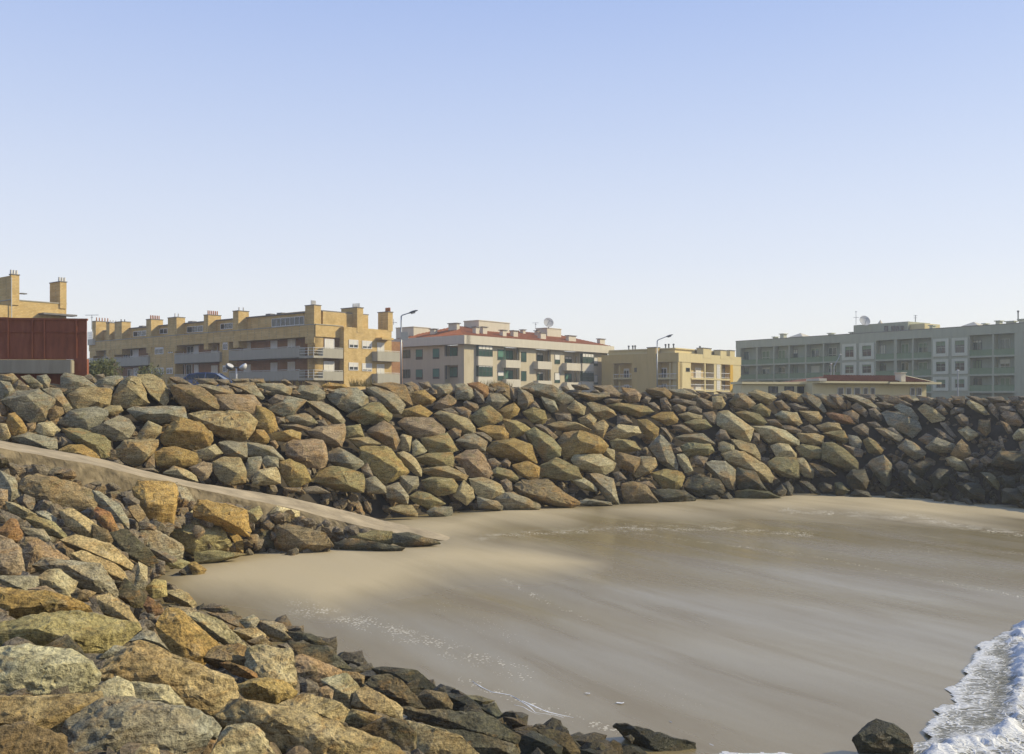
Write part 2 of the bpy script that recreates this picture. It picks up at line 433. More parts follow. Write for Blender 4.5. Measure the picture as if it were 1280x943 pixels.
def sand_material():
    m, nt, b = mat('beach_sand', 0.8, 0.5)
    g = nd(nt, 'ShaderNodeNewGeometry')
    V = g.outputs['Position']
    dr = nd(nt, 'ShaderNodeAttribute'); dr.attribute_name = 'dryness'
    fo = nd(nt, 'ShaderNodeAttribute'); fo.attribute_name = 'foam'
    mp = nd(nt, 'ShaderNodeMapping', vector_type='TEXTURE'); mp.inputs['Rotation'].default_value = (0, 0, math.radians(-58)); mp.inputs['Scale'].default_value = (10, 1.7, 1)
    lk(nt, V, mp.inputs[0])
    streak = noise_n(nt, mp.outputs[0], 1.0, 6, 0.6, 0.3)
    grain = noise_n(nt, V, 45, 4, 0.7)
    blot = noise_n(nt, V, 0.35, 4, 0.5)
    dryc = ramp(nt, grain, [(0.35, (0.41, 0.325, 0.178)), (0.65, (0.52, 0.42, 0.245))])
    wetc = ramp(nt, streak, [(0.28, (0.195, 0.142, 0.056)), (0.5, (0.240, 0.187, 0.086)), (0.74, (0.265, 0.214, 0.108))])
    wetc = mix(nt, wetc, ramp(nt, grain, [(0.3, (0.85, 0.85, 0.85)), (0.7, (1.1, 1.1, 1.1))]), 1.0, 'MULTIPLY')
    df = math_n(nt, 'ADD', dr.outputs['Fac'], math_n(nt, 'MULTIPLY', math_n(nt, 'SUBTRACT', streak, 0.5), 0.7), True)
    dfr = ramp(nt, df, [(0.12, (0, 0, 0)), (0.88, (1, 1, 1))])
    c = mix(nt, wetc, dryc, dfr)
    # foam bubbles left by the backwash
    vo = nd(nt, 'ShaderNodeTexVoronoi', feature='F1'); vo.inputs['Scale'].default_value = 11.0; vo.inputs['Randomness'].default_value = 1.0
    lk(nt, V, vo.inputs['Vector'])
    bn1 = noise_n(nt, V, 1.1, 5, 0.7)
    thr = math_n(nt, 'MULTIPLY', math_n(nt, 'MULTIPLY', fo.outputs['Fac'], ramp(nt, bn1, [(0.34, (0, 0, 0)), (0.58, (1, 1, 1))])), 0.52)
    dots = math_n(nt, 'LESS_THAN', vo.outputs['Distance'], thr)
    c = mix(nt, c, (0.62, 0.57, 0.45), math_n(nt, 'MULTIPLY', dots, 0.7))
    lk(nt, c, b.inputs['Base Color'])
    # a film of water on the wet part
    rr = math_n(nt, 'ADD', math_n(nt, 'MULTIPLY', dfr, 0.62), ramp(nt, streak, [(0.35, (0.31, 0.31, 0.31)), (0.6, (0.17, 0.17, 0.17))]), True)
    rr = math_n(nt, 'ADD', rr, math_n(nt, 'MULTIPLY', dots, 0.5), True)
    lk(nt, rr, b.inputs['Roughness'])
    bp = nd(nt, 'ShaderNodeBump', Strength=0.2, Distance=0.03)
    mp2 = nd(nt, 'ShaderNodeMapping', vector_type='TEXTURE'); mp2.inputs['Rotation'].default_value = (0, 0, math.radians(-58)); mp2.inputs['Scale'].default_value = (4, 0.5, 1)
    lk(nt, V, mp2.inputs[0])
    hh = math_n(nt, 'ADD', noise_n(nt, mp2.outputs[0], 1.3, 5, 0.6), math_n(nt, 'MULTIPLY', grain, 0.12))
    lk(nt, hh, bp.inputs['Height']); lk(nt, bp.outputs[0], b.inputs['Normal'])
    return m
me.materials.append(sand_material())
tag(link_mesh('beach_sand', me), 'wet tan beach sand with a dry mound by the ramp', kind='structure')

def grid_obj(name, pts, m, kind='structure', label=None, smooth=True):
    """pts: rows of points -> sheet"""
    bm = bmesh.new()
    vv = [[bm.verts.new(p) for p in r] for r in pts]
    for i in range(len(vv) - 1):
        for j in range(len(vv[0]) - 1):
            bm.faces.new((vv[i][j], vv[i][j + 1], vv[i + 1][j + 1], vv[i + 1][j]))
    return tag(bm_obj(name, bm, m, smooth=smooth), label, kind=kind)

# ---- earth core under the far wall
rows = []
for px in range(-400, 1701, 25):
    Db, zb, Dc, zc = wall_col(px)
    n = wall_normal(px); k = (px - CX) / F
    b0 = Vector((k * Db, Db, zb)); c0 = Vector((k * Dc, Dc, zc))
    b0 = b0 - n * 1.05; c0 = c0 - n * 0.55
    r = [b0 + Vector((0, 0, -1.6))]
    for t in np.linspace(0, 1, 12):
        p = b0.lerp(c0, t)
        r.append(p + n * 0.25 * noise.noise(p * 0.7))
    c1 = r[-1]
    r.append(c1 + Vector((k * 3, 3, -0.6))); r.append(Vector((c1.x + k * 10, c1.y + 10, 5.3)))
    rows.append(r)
grid_obj('embankment', rows, M['shadow_gap'], label='earth core of the far seawall, coloured dark as gap shadow')
# ---- near bank core
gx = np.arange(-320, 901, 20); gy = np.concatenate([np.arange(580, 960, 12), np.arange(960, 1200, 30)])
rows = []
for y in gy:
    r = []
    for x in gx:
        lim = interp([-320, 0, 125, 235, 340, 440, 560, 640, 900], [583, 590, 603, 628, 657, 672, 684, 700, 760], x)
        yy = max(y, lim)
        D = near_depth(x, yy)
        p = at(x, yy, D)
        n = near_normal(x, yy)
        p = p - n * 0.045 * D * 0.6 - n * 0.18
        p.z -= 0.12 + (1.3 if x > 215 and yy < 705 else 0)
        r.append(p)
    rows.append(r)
grid_obj('near_bank', rows, M['shadow_gap'], label='earth under the near boulder slope, coloured dark as gap shadow')

# ---- concrete boat ramp
RX = [-300, -120, 0, 110, 235, 300, 363, 430, 480, 530, 572]
RB = [533, 542, 551, 570, 602, 612, 622, 638, 651, 662, 674]      # back edge rows
RF = [537, 549, 560, 580, 609, 622, 636, 652, 664, 672, 679]      # front edge rows
RDb = [33, 34.5, 36, 37.5, 39.2, 40.2, 41.2, 42, 42.3, 41.8, 41.2]
RDf = [30, 31.2, 32.4, 34.2, 36.6, 37.8, 38.8, 39.6, 40.0, 40.2, 40.4]
bm = bmesh.new()
prev = None
XX = np.linspace(-300, 572, 220)
for x in XX:
    yb, yf = interp(RX, RB, x), interp(RX, RF, x); db, df_ = interp(RX, RDb, x), interp(RX, RDf, x)
    b_ = at(x, yb, db); f_ = at(x, yf, df_)
    w = 0.05 * noise.noise(Vector((x * 0.012, 1, 2)))
    f_ = f_ + Vector((0, w * 3, 0))
    drop = 0.30 + 0.75 * interp([0, 120, 300, 480, 572], [0.9, 0.8, 0.7, 0.5, 0.2], x)
    side = []
    for k in range(1, 8):
        q = f_ + Vector((0.05, -0.30 * k / 7, -drop * k / 7))
        q += Vector((0, -1, 0)) * (0.12 * noise.noise(q * 0.9) + 0.05 * noise.noise(q * 5))
        side.append(q)
    side.append(side[-1] + Vector((0, 0.3, -1.5)))
    mid_ = [b_.lerp(f_, k / 5) + Vector((0, 0, 0.03 * noise.noise(b_.lerp(f_, k / 5) * 1.3))) for k in range(6)]
    cur = [bm.verts.new(q) for q in [b_ + Vector((0, 0, -2))] + mid_ + side]
    if prev:
        for i in range(len(cur) - 1):
            fc_ = bm.faces.new((prev[i], cur[i], cur[i + 1], prev[i + 1])); fc_.material_index = 0 if i < 6 else 1
    prev = cur
rampo = bm_obj('boat_ramp', bm, M['ramp_top'])
rampo.data.materials.append(M['ramp_side'])
tag(rampo, 'worn concrete ramp sloping down to the dry sand', kind='structure')

# ---- street and land behind the wall
bm = bmesh.new()
for a, b_ in (((-60, 44), (-60, 900)), ):
    pass
L = [(-600, 47), (-26, 47), (-13, 56), (0, 63), (20, 73), (45, 73), (60, 69), (600, 69)]
va = [bm.verts.new((x, y, 5.5)) for x, y in L]; vb = [bm.verts.new((x * 1.0, 600, 5.5)) for x, y in L]
for i in range(len(L) - 1): bm.faces.new((va[i], va[i + 1], vb[i + 1], vb[i]))
tag(bm_obj('street', bm, M['asphalt']), 'street and open ground behind the seawall', kind='structure')
bm = bmesh.new()
hexa(bm, (-400, -400, -3.2), (1000, 0, 0), (0, 480, 0), (0, 0, 0.2))
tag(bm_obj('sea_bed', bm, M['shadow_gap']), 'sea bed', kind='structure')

# ------------------------------------------------------------------ boulders
# tile: photo column, photo row, enlargement of the survey sheet each outline was measured on
TILES = {'A': (0,460,6.4), 'B': (160,460,6.4), 'C': (320,470,6.4), 'D': (480,470,5.24), 'E': (640,470,5.24), 'F': (800,480,5.895),
         'G': (960,480,5.895), 'H': (1080,480,5.895), 'I': (0,560,7.856), 'J': (140,570,6.983), 'K': (300,600,4.267), 'L': (0,660,5.714),
         'M': (160,680,5.2375), 'N': (0,780,4.923), 'O': (240,760,4.923), 'P': (420,800,5.818), 'Q': (580,820,5.818), 'R': (1030,770,5.12), 'S': (740,870,4.923), 'Z': (0,0,1)}
ROCKS = '''
A g 0,60 100,50 150,90 90,130 0,110
A g 0,110 80,120 115,190 60,250 0,250
A g 165,75 235,60 340,140 340,165 250,160
A g 300,70 370,55 405,100 390,160 345,160 290,110
A g 110,130 150,100 250,180 200,195 110,185
A g 485,75 520,50 660,80 770,160 690,170 590,180 515,215 490,180
A g 20,270 150,195 330,175 440,260 430,300 370,350 370,420 240,440 140,380
A g 340,180 400,165 475,180 575,330 520,360 430,290
A t 525,230 600,175 700,160 870,175 885,200 870,300 800,320 740,300 650,345 580,330
A t 670,70 720,50 775,100 760,125 700,95
A o 760,60 830,50 840,80 790,95
A g 780,100 860,70 970,65 985,90 920,160 860,180 780,160
A t 885,250 960,130 1020,75 1110,75 1135,130 1190,305 1000,325 900,290
A t 830,330 880,305 960,305 990,350 900,385 870,380
A b 375,340 440,305 500,320 510,370 460,410 400,420
A g 460,440 540,380 560,355 760,315 855,350 855,390 800,450 710,505 560,480
A g 720,500 830,465 960,390 1030,420 1075,490 1030,565 930,590 850,560
A o 50,440 70,380 120,365 215,490 210,530 140,545 90,540
A g 215,450 285,440 285,500 225,520
A w 280,500 310,445 410,435 480,500 430,550 350,555
A g 90,560 230,525 440,575 455,650 400,665 200,620
A m 490,490 640,490 840,550 880,600 865,720 800,730 680,620 560,580
A o 460,665 560,625 650,615 790,710 800,745 700,740
A w 0,450 50,455 85,550 60,580 0,575
A w 0,390 60,400 65,430 0,440
A t 490,550 585,610 490,630
A t 870,760 950,735 990,770 960,795
A t 930,650 990,590 1200,580 1265,600 1255,640 1200,720 1100,790 1000,760 940,720
B t 75,65 200,60 270,100 325,190 320,270 290,310 220,260 130,150
B t 330,80 400,75 520,140 510,155 420,140
B b 330,150 420,145 570,160 700,250 720,300 715,350 600,340 460,330 370,250
B b 530,90 680,90 715,130 700,145 580,130
B b 690,95 800,95 810,125 740,145
B b 820,95 960,85 970,115 860,120
B w 960,90 1080,90 1100,125 1030,130
B g 540,140 620,135 720,190 850,210 840,225 680,215
B w 715,150 800,145 850,205 820,215 740,190
B g 800,130 1000,125 1085,240 1070,255 900,190
B p 700,220 1000,225 1060,300 1025,380 880,345 740,340
B o 1030,310 1100,330 1165,380 1195,480 1180,510 1120,530 1020,470
B g 0,340 60,315 440,315 465,410 350,430 260,445 60,400
B t 480,375 600,360 920,360 1020,420 1000,500 950,580 880,590 700,540 600,480
B o 260,570 340,450 390,415 480,420 570,450 685,560 640,640 560,655 300,620
B o 215,690 280,645 360,635 540,690 555,750 540,780 440,800 320,800 240,790
B t 75,540 160,430 270,480 260,520 200,585 100,590
B w 555,670 690,620 755,690 700,720 640,745 560,720
B w 290,845 370,790 460,815 540,870 555,910 430,900
B p 490,800 600,755 665,770 670,830 630,890 580,905 540,860
B t 670,760 760,720 890,730 940,830 935,920 800,940 740,900 690,850
B g 720,610 740,595 940,600 945,720 900,730 770,700
B g 950,605 1040,610 1190,680 1250,745 1200,740 1050,710 950,700
B g 960,720 1065,710 1070,750 1010,850 970,900 930,840
B g 1070,740 1110,695 1200,710 1200,795 1100,800
B w 990,900 1030,820 1180,800 1210,850 1215,930 1000,940
B o 975,570 1020,495 1090,500 1130,570 1120,600 1040,615
B w 60,810 200,800 245,835 150,830
B p 130,770 210,690 215,800 140,800
C g 0,70 200,65 285,100 270,160 130,150 60,130
C t 200,40 230,25 290,70 260,75
C g 280,130 350,85 480,80 545,140 540,180 480,210 380,180 300,160
C b 390,45 500,55 550,130 500,85 420,75
C o 520,80 580,55 700,70 740,100 640,110 550,110
C g 565,130 700,100 800,105 885,170 890,210 860,260 740,300 640,240 590,200
C g 880,95 960,100 1190,235 1150,310 1060,280 940,170
C b 930,70 1080,55 1190,80 1250,240 1180,240 1080,150
C w 900,170 960,170 1010,230 900,215
C m 720,330 820,280 920,220 990,220 1080,320 1060,370 960,390 860,390
C g 100,270 240,170 400,200 330,270 290,320 210,325
C g 90,200 160,150 240,165 130,230
C g 400,210 520,215 650,290 710,360 690,390 620,385 480,280
C g 240,325 390,300 490,380 400,400 270,370
C g 480,360 540,350 575,400 520,415
C w 155,330 220,335 235,375 170,380
C g 180,395 330,390 440,420 400,440 230,425
C o 110,470 280,430 355,460 350,510 240,525 140,510
C g 110,530 150,515 180,560 160,590
C p 395,440 500,410 700,390 710,460 680,570 560,540 440,480
C m 715,410 830,390 865,490 720,500
C p 890,440 1020,365 1090,410 1145,520 1110,590 1000,510 900,470
C p 235,550 300,520 520,520 575,640 560,720 500,750 410,730 330,670 240,640
C t 740,510 890,490 990,550 880,575 830,580
C y 830,590 900,565 1050,570 1215,770 1190,790 1020,880 930,760 840,680
C g 580,620 660,580 850,690 850,715 780,765 700,740 590,690
C w 840,740 890,700 935,800 920,825 850,780
C y 180,700 270,675 400,750 430,840 350,890 260,890 200,780
C m 440,810 540,750 640,730 840,790 870,840 850,940 740,925 560,870 450,850
C w 405,745 440,760 430,820 415,810
C g 870,830 950,810 1030,890 1040,940 890,940
C g 370,900 480,880 590,935 400,940
C w 220,895 360,895 350,930 250,925
D b 130,50 180,40 225,70 230,105 180,110
D m 225,45 290,40 310,75 260,90
D o 180,115 260,95 335,155 310,185 240,195 190,185
D g 315,60 430,55 450,90 420,125 350,145 325,110
D p 320,210 340,180 420,125 470,160 465,185 380,230
D g 465,60 520,50 575,85 590,140 560,160 470,155
D r 545,55 620,45 680,70 685,130 650,145 590,90
D p 590,85 650,130 660,180 620,180 590,130
D p 680,70 715,80 720,115 690,115
D b 700,60 770,40 815,70 830,160 800,150 720,100
D g 810,65 870,95 875,140 850,170 820,110
D g 665,180 690,120 760,120 815,165 780,180 740,225 690,215
D o 750,230 800,200 850,180 885,220 870,260 820,285 775,270
D g 520,180 540,165 610,190 620,215 590,240 530,210
D o 100,230 230,195 315,245 280,275 200,280 120,270
D m 385,220 440,210 490,250 480,270
D g 460,210 520,205 570,235 550,280 500,270
D t 320,260 370,235 540,280 590,340 590,380 520,385 420,345
D m 560,270 640,215 690,200 770,270 770,300 700,330 620,335
D p 90,310 140,280 310,285 390,350 385,400 240,415 180,390 110,340
D w 105,400 120,385 180,400 165,495 110,480
D w 180,440 210,418 280,495 260,510 190,525
D m 240,410 330,405 410,380 480,490 440,510 300,510
D m 410,370 480,335 505,360 500,400 440,410
D g 470,430 540,385 590,385 675,435 660,500 620,490 550,480
D b 580,370 650,370 705,410 700,435 650,415
D o 610,350 690,325 780,335 815,380 810,415 750,430 680,370
D y 780,290 870,295 960,350 930,380 840,410 800,340
D m 205,545 270,515 440,505 455,540 450,600 320,600
D t 245,610 420,595 545,660 530,690 400,680 260,640
D w 85,510 130,495 180,520 245,620 240,660 190,640 130,580
D p 460,540 540,490 610,490 650,520 705,640 680,675 560,660
D t 460,590 520,610 545,660 500,640
D o 670,490 720,440 850,420 960,460 1000,570 990,580 900,560 780,540
D b 680,550 720,540 765,575 740,600 690,600
D w 760,575 800,540 830,570 820,600
D m 690,640 740,600 830,620 880,670 870,690 790,690
D o 840,590 940,560 1020,600 1010,670 960,685 880,650
D g 760,690 800,675 835,700 840,750 800,765
D w 555,680 640,670 760,720 785,770 700,810 620,790 580,740
D m 245,690 310,670 450,680 480,720 460,770 350,790 270,740
D t 450,790 520,690 580,740 590,800 540,850
D g 720,810 790,770 850,765 1020,850 1010,880 800,880
D g 610,795 660,810 775,860 770,880 620,865
D g 100,655 220,665 225,720 200,740 150,780 110,720
D g 0,740 90,700 160,790 150,840 20,800
D m 170,790 220,755 300,780 400,840 300,870 200,830
D t 30,870 110,845 180,850 220,900 215,925 120,910
D g 280,890 330,860 440,860 450,900 430,940 300,925
E g 50,90 130,50 230,60 390,150 400,165 330,190 200,130
E g 40,80 130,130 140,170 90,220 40,190
E g 190,140 280,165 300,230 260,240 210,200
E w 320,75 360,65 380,95 340,105
E g 390,60 480,60 510,90 420,95
E p 530,70 650,65 705,120 700,140 640,135
E p 720,80 810,90 845,130 830,175 770,175 730,130
E g 400,110 600,120 610,140 530,165 440,130
E b 880,90 1000,80 1045,120 1030,150 960,140
E w 600,160 640,150 720,155 700,175 620,180
E t 360,215 410,165 480,205 470,260 390,245
E t 490,180 540,175 660,230 680,260 600,290 520,250
E m 630,195 700,180 880,200 925,240 830,275 740,240
E d 840,170 880,135 910,150 890,185
E m 890,180 930,175 970,225 930,235
E y 970,160 1000,145 1040,190 1040,230 980,215
E y 70,240 140,210 210,235 230,290 200,320 130,310
E o 110,200 150,165 185,215 130,220
E t 280,250 380,250 390,300 300,300
E w 430,285 510,250 550,290 530,345 460,320
E t 230,320 310,300 420,310 515,360 400,365 290,360
E t 525,320 600,290 630,330 590,420 530,390
E w 610,390 700,325 820,335 840,380 740,410 650,410
E m 640,430 690,410 800,430 840,490 720,500 660,480
E m 690,270 740,260 790,310 690,320
E o 820,290 880,290 960,345 955,390 910,430 870,400 850,340
E b 300,430 340,370 440,365 470,400 330,470
E o 310,470 440,370 560,400 625,460 590,510 450,525 340,560
E m 90,380 150,350 260,410 315,480 310,530 210,560 150,470
E t 150,325 190,320 300,400 270,420 180,350
E w 390,560 410,525 580,515 670,580 660,620 600,650 430,610
E t 580,480 620,470 670,490 675,560 640,570
E m 180,600 290,540 420,610 450,670 360,690 190,660
E b 680,530 700,505 840,540 830,590 790,640 690,600
E t 790,640 850,550 930,540 950,590 900,640 820,670
E b 0,720 60,690 230,690 330,770 430,830 420,860 320,860 180,820 50,780
E w 380,680 470,670 555,740 550,760 460,740
E g 510,650 560,645 660,680 690,780 705,850 640,840 590,760
E m 660,640 700,625 750,680 690,690
E b 720,720 790,695 880,720 910,790 950,830 900,850 740,855 730,790
E m 815,700 900,690 945,740 880,740
E g 435,825 490,805 640,830 650,850 440,845
E w 270,870 320,870 310,890
F b 40,50 130,30 220,60 220,100 110,100
F g 200,45 320,40 420,90 380,110 250,95
F g 320,35 380,40 450,85 400,80
F b 410,50 470,55 510,85 450,85
F g 560,55 700,70 690,100 600,85
F w 145,115 190,105 235,185 170,195
F g 215,125 260,110 410,135 400,160 280,150
F w 240,170 280,150 340,175 330,205 270,210
F m 340,180 400,160 455,190 450,220 360,205
F w 395,110 430,95 530,140 530,180 480,185
F t 530,100 600,90 630,150 600,185 540,180
F g 660,130 720,75 770,80 850,150 800,185 710,170
F t 800,70 850,45 960,75 1000,110 950,150 870,120
F m 810,180 890,145 960,200 950,240 860,240
F o 990,140 1040,120 1105,180 1100,200 1030,190
F o 80,250 160,210 240,210 280,260 270,290 200,310
F t 280,230 350,210 455,235 450,260 350,280
F m 320,290 400,260 480,265 530,320 420,340
F b 460,220 540,205 560,240 550,300 500,280
F w 560,260 580,215 650,205 720,260 830,335 820,360 800,430 720,410 640,320 570,310
F m 700,215 780,200 880,230 930,290 900,305 800,285
F w 235,310 300,300 390,350 370,365 270,350
F w 555,380 590,335 630,345 665,410 600,410
F w 575,440 610,425 690,460 690,500 620,510 580,490
F t 670,410 740,420 840,450 880,520 880,565 800,530 700,470
F g 260,400 330,375 460,370 550,450 480,450 350,430
F m 300,460 350,440 510,450 540,500 500,530 350,540 310,500
F g 60,470 110,420 150,380 200,430 230,490 275,600 270,640 190,610 110,540
F g 150,320 190,330 240,400 230,430
F m 240,480 290,465 310,500 260,515
F w 270,525 320,520 390,640 330,655 290,590
F w 390,545 420,530 500,545 470,620 400,590
F g 480,590 540,570 620,575 700,640 690,780 640,770 560,680
F t 600,520 700,495 770,510 940,620 980,690 960,740 900,700 760,620 640,570
F d 690,690 720,620 800,650 930,790 900,800 740,790
F d 320,760 360,690 450,675 580,720 620,790 600,820 420,830
F y 80,665 180,630 300,650 330,690 300,760 240,790 160,760
F d 85,790 200,780 320,795 410,850 380,890 140,890
F g 0,540 80,540 125,590 120,620 60,660 0,680
F m 470,870 490,830 560,820 610,880
F d 590,830 650,800 690,850 640,880
F m 700,800 800,780 940,800 1040,850 880,870 720,870
F d 980,800 1040,740 1080,790 1060,840 1000,840
F d 1050,740 1090,720 1130,770 1120,840 1080,840
F m 830,360 880,370 880,420 830,430
F g 930,270 990,260 1050,310 960,300
G t 90,60 150,50 240,80 260,140 180,130
G w 150,150 200,145 300,180 290,195 210,205
G g 240,90 290,70 370,120 430,200 410,215 320,160
G g 335,80 400,75 520,150 510,180 430,160
G y 450,85 510,80 580,160 570,190 520,180
G g 580,120 610,140 610,180 585,185
G g 540,85 650,85 760,130 830,200 740,180
G b 650,80 780,80 790,130 740,125
G w 610,170 650,145 740,210 720,250 670,220
G w 550,215 620,195 670,230 665,290 610,260
G y 740,190 790,180 840,240 835,275 760,240
G w 50,230 100,205 210,215 250,290 220,310 120,280
G t 230,205 370,210 400,250 390,285 320,295
G r 430,220 480,215 600,260 640,300 540,290 460,255
G t 360,310 440,285 520,295 545,340 440,360 390,350
G m 410,370 480,350 560,350 600,420 560,440
G y 620,330 700,295 740,330 740,385 670,370
G m 730,285 790,280 850,330 800,330
G t 220,370 350,370 410,390 405,440 340,455 240,430
G m 240,330 310,300 380,360 300,370
G t 80,310 160,310 245,345 230,375 150,350
G w -120,320 20,320 130,350 220,420 225,455 140,450 0,440 -70,370
G w 20,460 80,440 150,450 205,520 200,545 60,540
G m 205,475 250,450 370,465 415,500 390,550 300,555 240,530
G m 405,450 480,440 580,500 660,580 660,640 600,640 480,600 400,560
G g 590,380 660,390 690,430 680,480 640,480 600,440
G t 550,450 600,460 700,490 690,540 640,540
G m 0,580 60,545 200,550 220,600 200,660 220,700 100,680 10,620
G w 200,555 260,550 340,640 330,700 270,690 200,610
G d 310,590 350,590 450,640 505,680 420,690
G m 700,420 740,400 850,490 830,520 740,510
G g 790,330 860,330 990,400 970,430 840,380
G g 840,220 880,205 960,215 1110,290 1120,340 1060,400 940,330 860,260
G g 930,170 980,145 1110,250 1100,275 1010,220
G g 870,330 920,320 1000,400 970,410
G g 790,85 880,85 1050,150 1060,165 920,130
G b 790,140 860,135 930,160 880,180
G d 580,680 620,640 710,640 740,720 720,780 640,780 590,740
G g 740,600 770,560 850,530 910,600 900,740 870,760 800,690
G m 380,750 420,730 470,750 490,790 400,800
G m 490,730 540,725 600,790 560,820 500,820
G r 230,720 290,720 390,820 340,810
G g 600,830 640,780 740,800 760,840
G g 0,650 40,680 85,720 30,750
H g 250,470 310,405 370,440 460,510 440,540 380,560 300,500
H g 450,470 540,400 600,420 670,450 650,500 590,515 500,495
H g 400,410 460,365 530,400 480,460
H t 520,330 560,340 660,410 660,430 580,390
H t 400,190 450,150 500,190 595,250 590,270 500,290 460,250
H g 530,100 590,100 660,160 650,185 570,160
H b 520,190 570,155 620,220 590,230
H t 640,200 670,175 735,180 735,215 640,230
H t 670,250 720,220 770,250 775,310 720,310
H w 695,350 760,315 840,370 830,390 770,425
H w 755,150 775,120 890,180 925,225 900,235 800,190
H w 755,90 830,95 915,150 890,165
H y 915,160 940,145 990,220 990,265 930,200
H g 900,100 1010,95 1050,130 950,140
H y 1000,170 1080,165 1120,205 1010,215
H p 1010,230 1050,205 1130,220 1175,290 1150,315 1060,300
H w 1005,275 1080,320 1100,360 1060,370
H g 1060,100 1130,90 1180,150 1110,155
H w 1100,390 1140,340 1240,330 1240,430 1110,410
H d 850,270 930,270 935,350 900,390 840,340
H w 990,395 1010,385 1040,490 1015,500
H b 640,520 720,410 770,460 790,520 730,560 660,550
H w 740,560 790,540 845,560 850,600 790,630
H w 600,550 650,540 740,580 770,640 690,640 630,600
H w 680,650 760,660 820,725 790,735 710,690
H w 860,655 930,660 1000,740 990,785 940,750
H d 1020,790 1040,770 1130,780 1180,840 1160,880 1020,880
H d 670,750 770,735 850,740 890,800 885,860 770,850
H d 490,690 550,630 620,640 630,700 590,760 520,770
H d 350,600 440,570 490,600 440,680 370,670
H g 230,600 270,565 320,600 330,650 260,640
H d 270,650 330,640 460,730 450,800 350,780 280,700
H w 490,810 540,810 590,850 560,880 520,870
H w 590,870 640,855 680,905 630,910
H w 725,850 760,840 820,900 770,910
H g 160,800 220,795 320,840 160,845
H d 940,600 1000,500 1160,500 1180,580 1120,640
H d 850,560 900,530 960,580 900,610
H d 980,700 1030,670 1110,700 1110,770 1040,765
H d 1130,760 1240,750 1250,830 1180,830
H g 560,290 600,290 680,390 660,400 600,340
H g 220,90 330,85 370,130 300,130
H g 380,90 480,100 530,140 500,160 420,130
H g 1120,90 1240,95 1240,130 1180,130
H g 1140,190 1240,180 1240,250 1180,250
H g 640,90 740,95 740,150 680,150
I p 40,80 150,90 250,200 300,270 200,240 60,190
I w 110,310 160,265 210,310 160,345
I t 220,220 330,215 370,190 560,200 690,195 720,240 680,340 560,310 370,270
I y 770,250 810,190 980,215 985,260 930,330 850,310
I b 215,310 380,265 560,310 720,340 860,410 930,480 925,620 740,590 560,590 400,540 290,460 220,430
I g 0,235 60,280 200,420 190,470 100,520 0,400
I t 60,530 150,545 350,660 250,690 100,620
I g 920,440 990,450 1150,560 1250,690 1257,790 1180,760 1060,640
I t 590,620 720,610 960,770 930,880 830,870 660,760
I r 930,620 960,590 1080,720 1170,830 1090,830 960,700
I r 0,810 100,700 160,710 230,850 180,910 60,910
I t 0,600 120,660 260,760 220,770 100,710
I g 210,780 330,810 470,870 500,910 430,920 260,850
I m 260,700 340,670 640,850 620,880 440,830
I g 355,630 450,620 550,690 550,750 480,740
I d 920,760 1060,840 1105,900 1080,940 930,900
I p -60,400 70,420 70,530 20,560 -60,540
J o 190,300 260,220 530,230 560,330 555,480 520,640 420,640 300,560 250,430
J g 535,270 570,240 650,290 710,390 690,520 600,520 550,440
J o 730,480 770,395 900,410 1100,470 1180,480 1195,580 1180,690 1100,640 860,580 740,530
J m 525,670 640,540 720,540 950,620 1045,760 1000,790 850,820 720,850 640,810
J o 1010,670 1080,660 1140,740 1140,840 1090,840
J g 230,670 330,645 420,660 620,780 610,880 560,890 430,810 310,780
J d 10,690 130,660 310,830 380,920 300,940 150,880 30,770
J m 730,850 900,830 1150,860 1000,900 840,940 740,930
J d 310,800 420,830 560,900 520,930 440,900
J p 240,580 300,560 380,620 370,650 250,640
J w 100,370 170,350 240,390 230,430 130,420
J b 140,450 230,430 290,520 240,580 180,520
K m 40,170 100,140 120,180 60,240
K w 160,180 200,140 310,170 310,195 230,220 170,210
K d 230,240 290,205 400,260 330,260
K g 320,200 370,160 480,200 620,240 640,270 520,310 430,260
K d 30,330 60,260 160,260 190,300 170,360 70,370
K b 180,300 200,250 270,245 440,290 490,350 400,380 290,390 200,370
K w 480,320 500,305 525,340 490,345
K m 530,320 640,270 800,280 830,320 780,350 620,320
K d 520,340 600,315 720,330 850,360 820,385 640,380 530,375
K d 830,290 900,285 1040,330 1050,340 900,355 830,340
K m 110,240 150,215 180,240 160,265
K w 170,365 210,365 200,390
L p -60,50 90,100 150,160 150,240 170,330 60,340 -60,320
L p 145,130 190,80 260,75 400,160 500,230 440,240 330,220 250,280 190,320 150,270
L g 260,260 330,225 480,240 640,290 760,340 830,470 800,490 640,440 540,360 400,300
L w 265,365 360,305 430,305 545,390 520,460 500,500 420,490 320,420
L g -60,345 130,340 260,350 270,400 200,460 60,420
L p 205,440 330,415 450,500 380,490 240,475
L o -120,430 0,440 200,460 380,510 560,540 680,600 500,640 380,650 200,650 0,640 -120,640
L y -120,750 0,720 150,660 380,640 560,600 700,620 800,690 930,670 960,720 860,800 760,900 630,940 560,850 380,860 150,850 0,840 -120,840
L t 690,500 790,475 880,560 1010,720 960,740 850,660 740,600
L t 450,90 560,60 780,120 930,250 920,290 700,190
L w 960,400 990,250 1050,280 1050,330 1030,440 970,450
L t 520,190 600,170 880,310 900,380 820,360 660,300 560,230
L y 1040,430 1100,370 1180,380 1190,480 1090,500
L r 1030,560 1060,490 1150,560 1170,610 1080,620
L d 850,480 900,370 960,440 1040,490 1010,560 950,560
L w 1060,610 1100,620 1100,655 1060,655
L d 320,860 480,770 560,850 620,940 520,890
L g 930,810 1030,730 1100,750 1210,880 1100,850
L b 510,470 600,440 680,460 640,510 540,525
L d 640,500 730,480 740,600 700,560
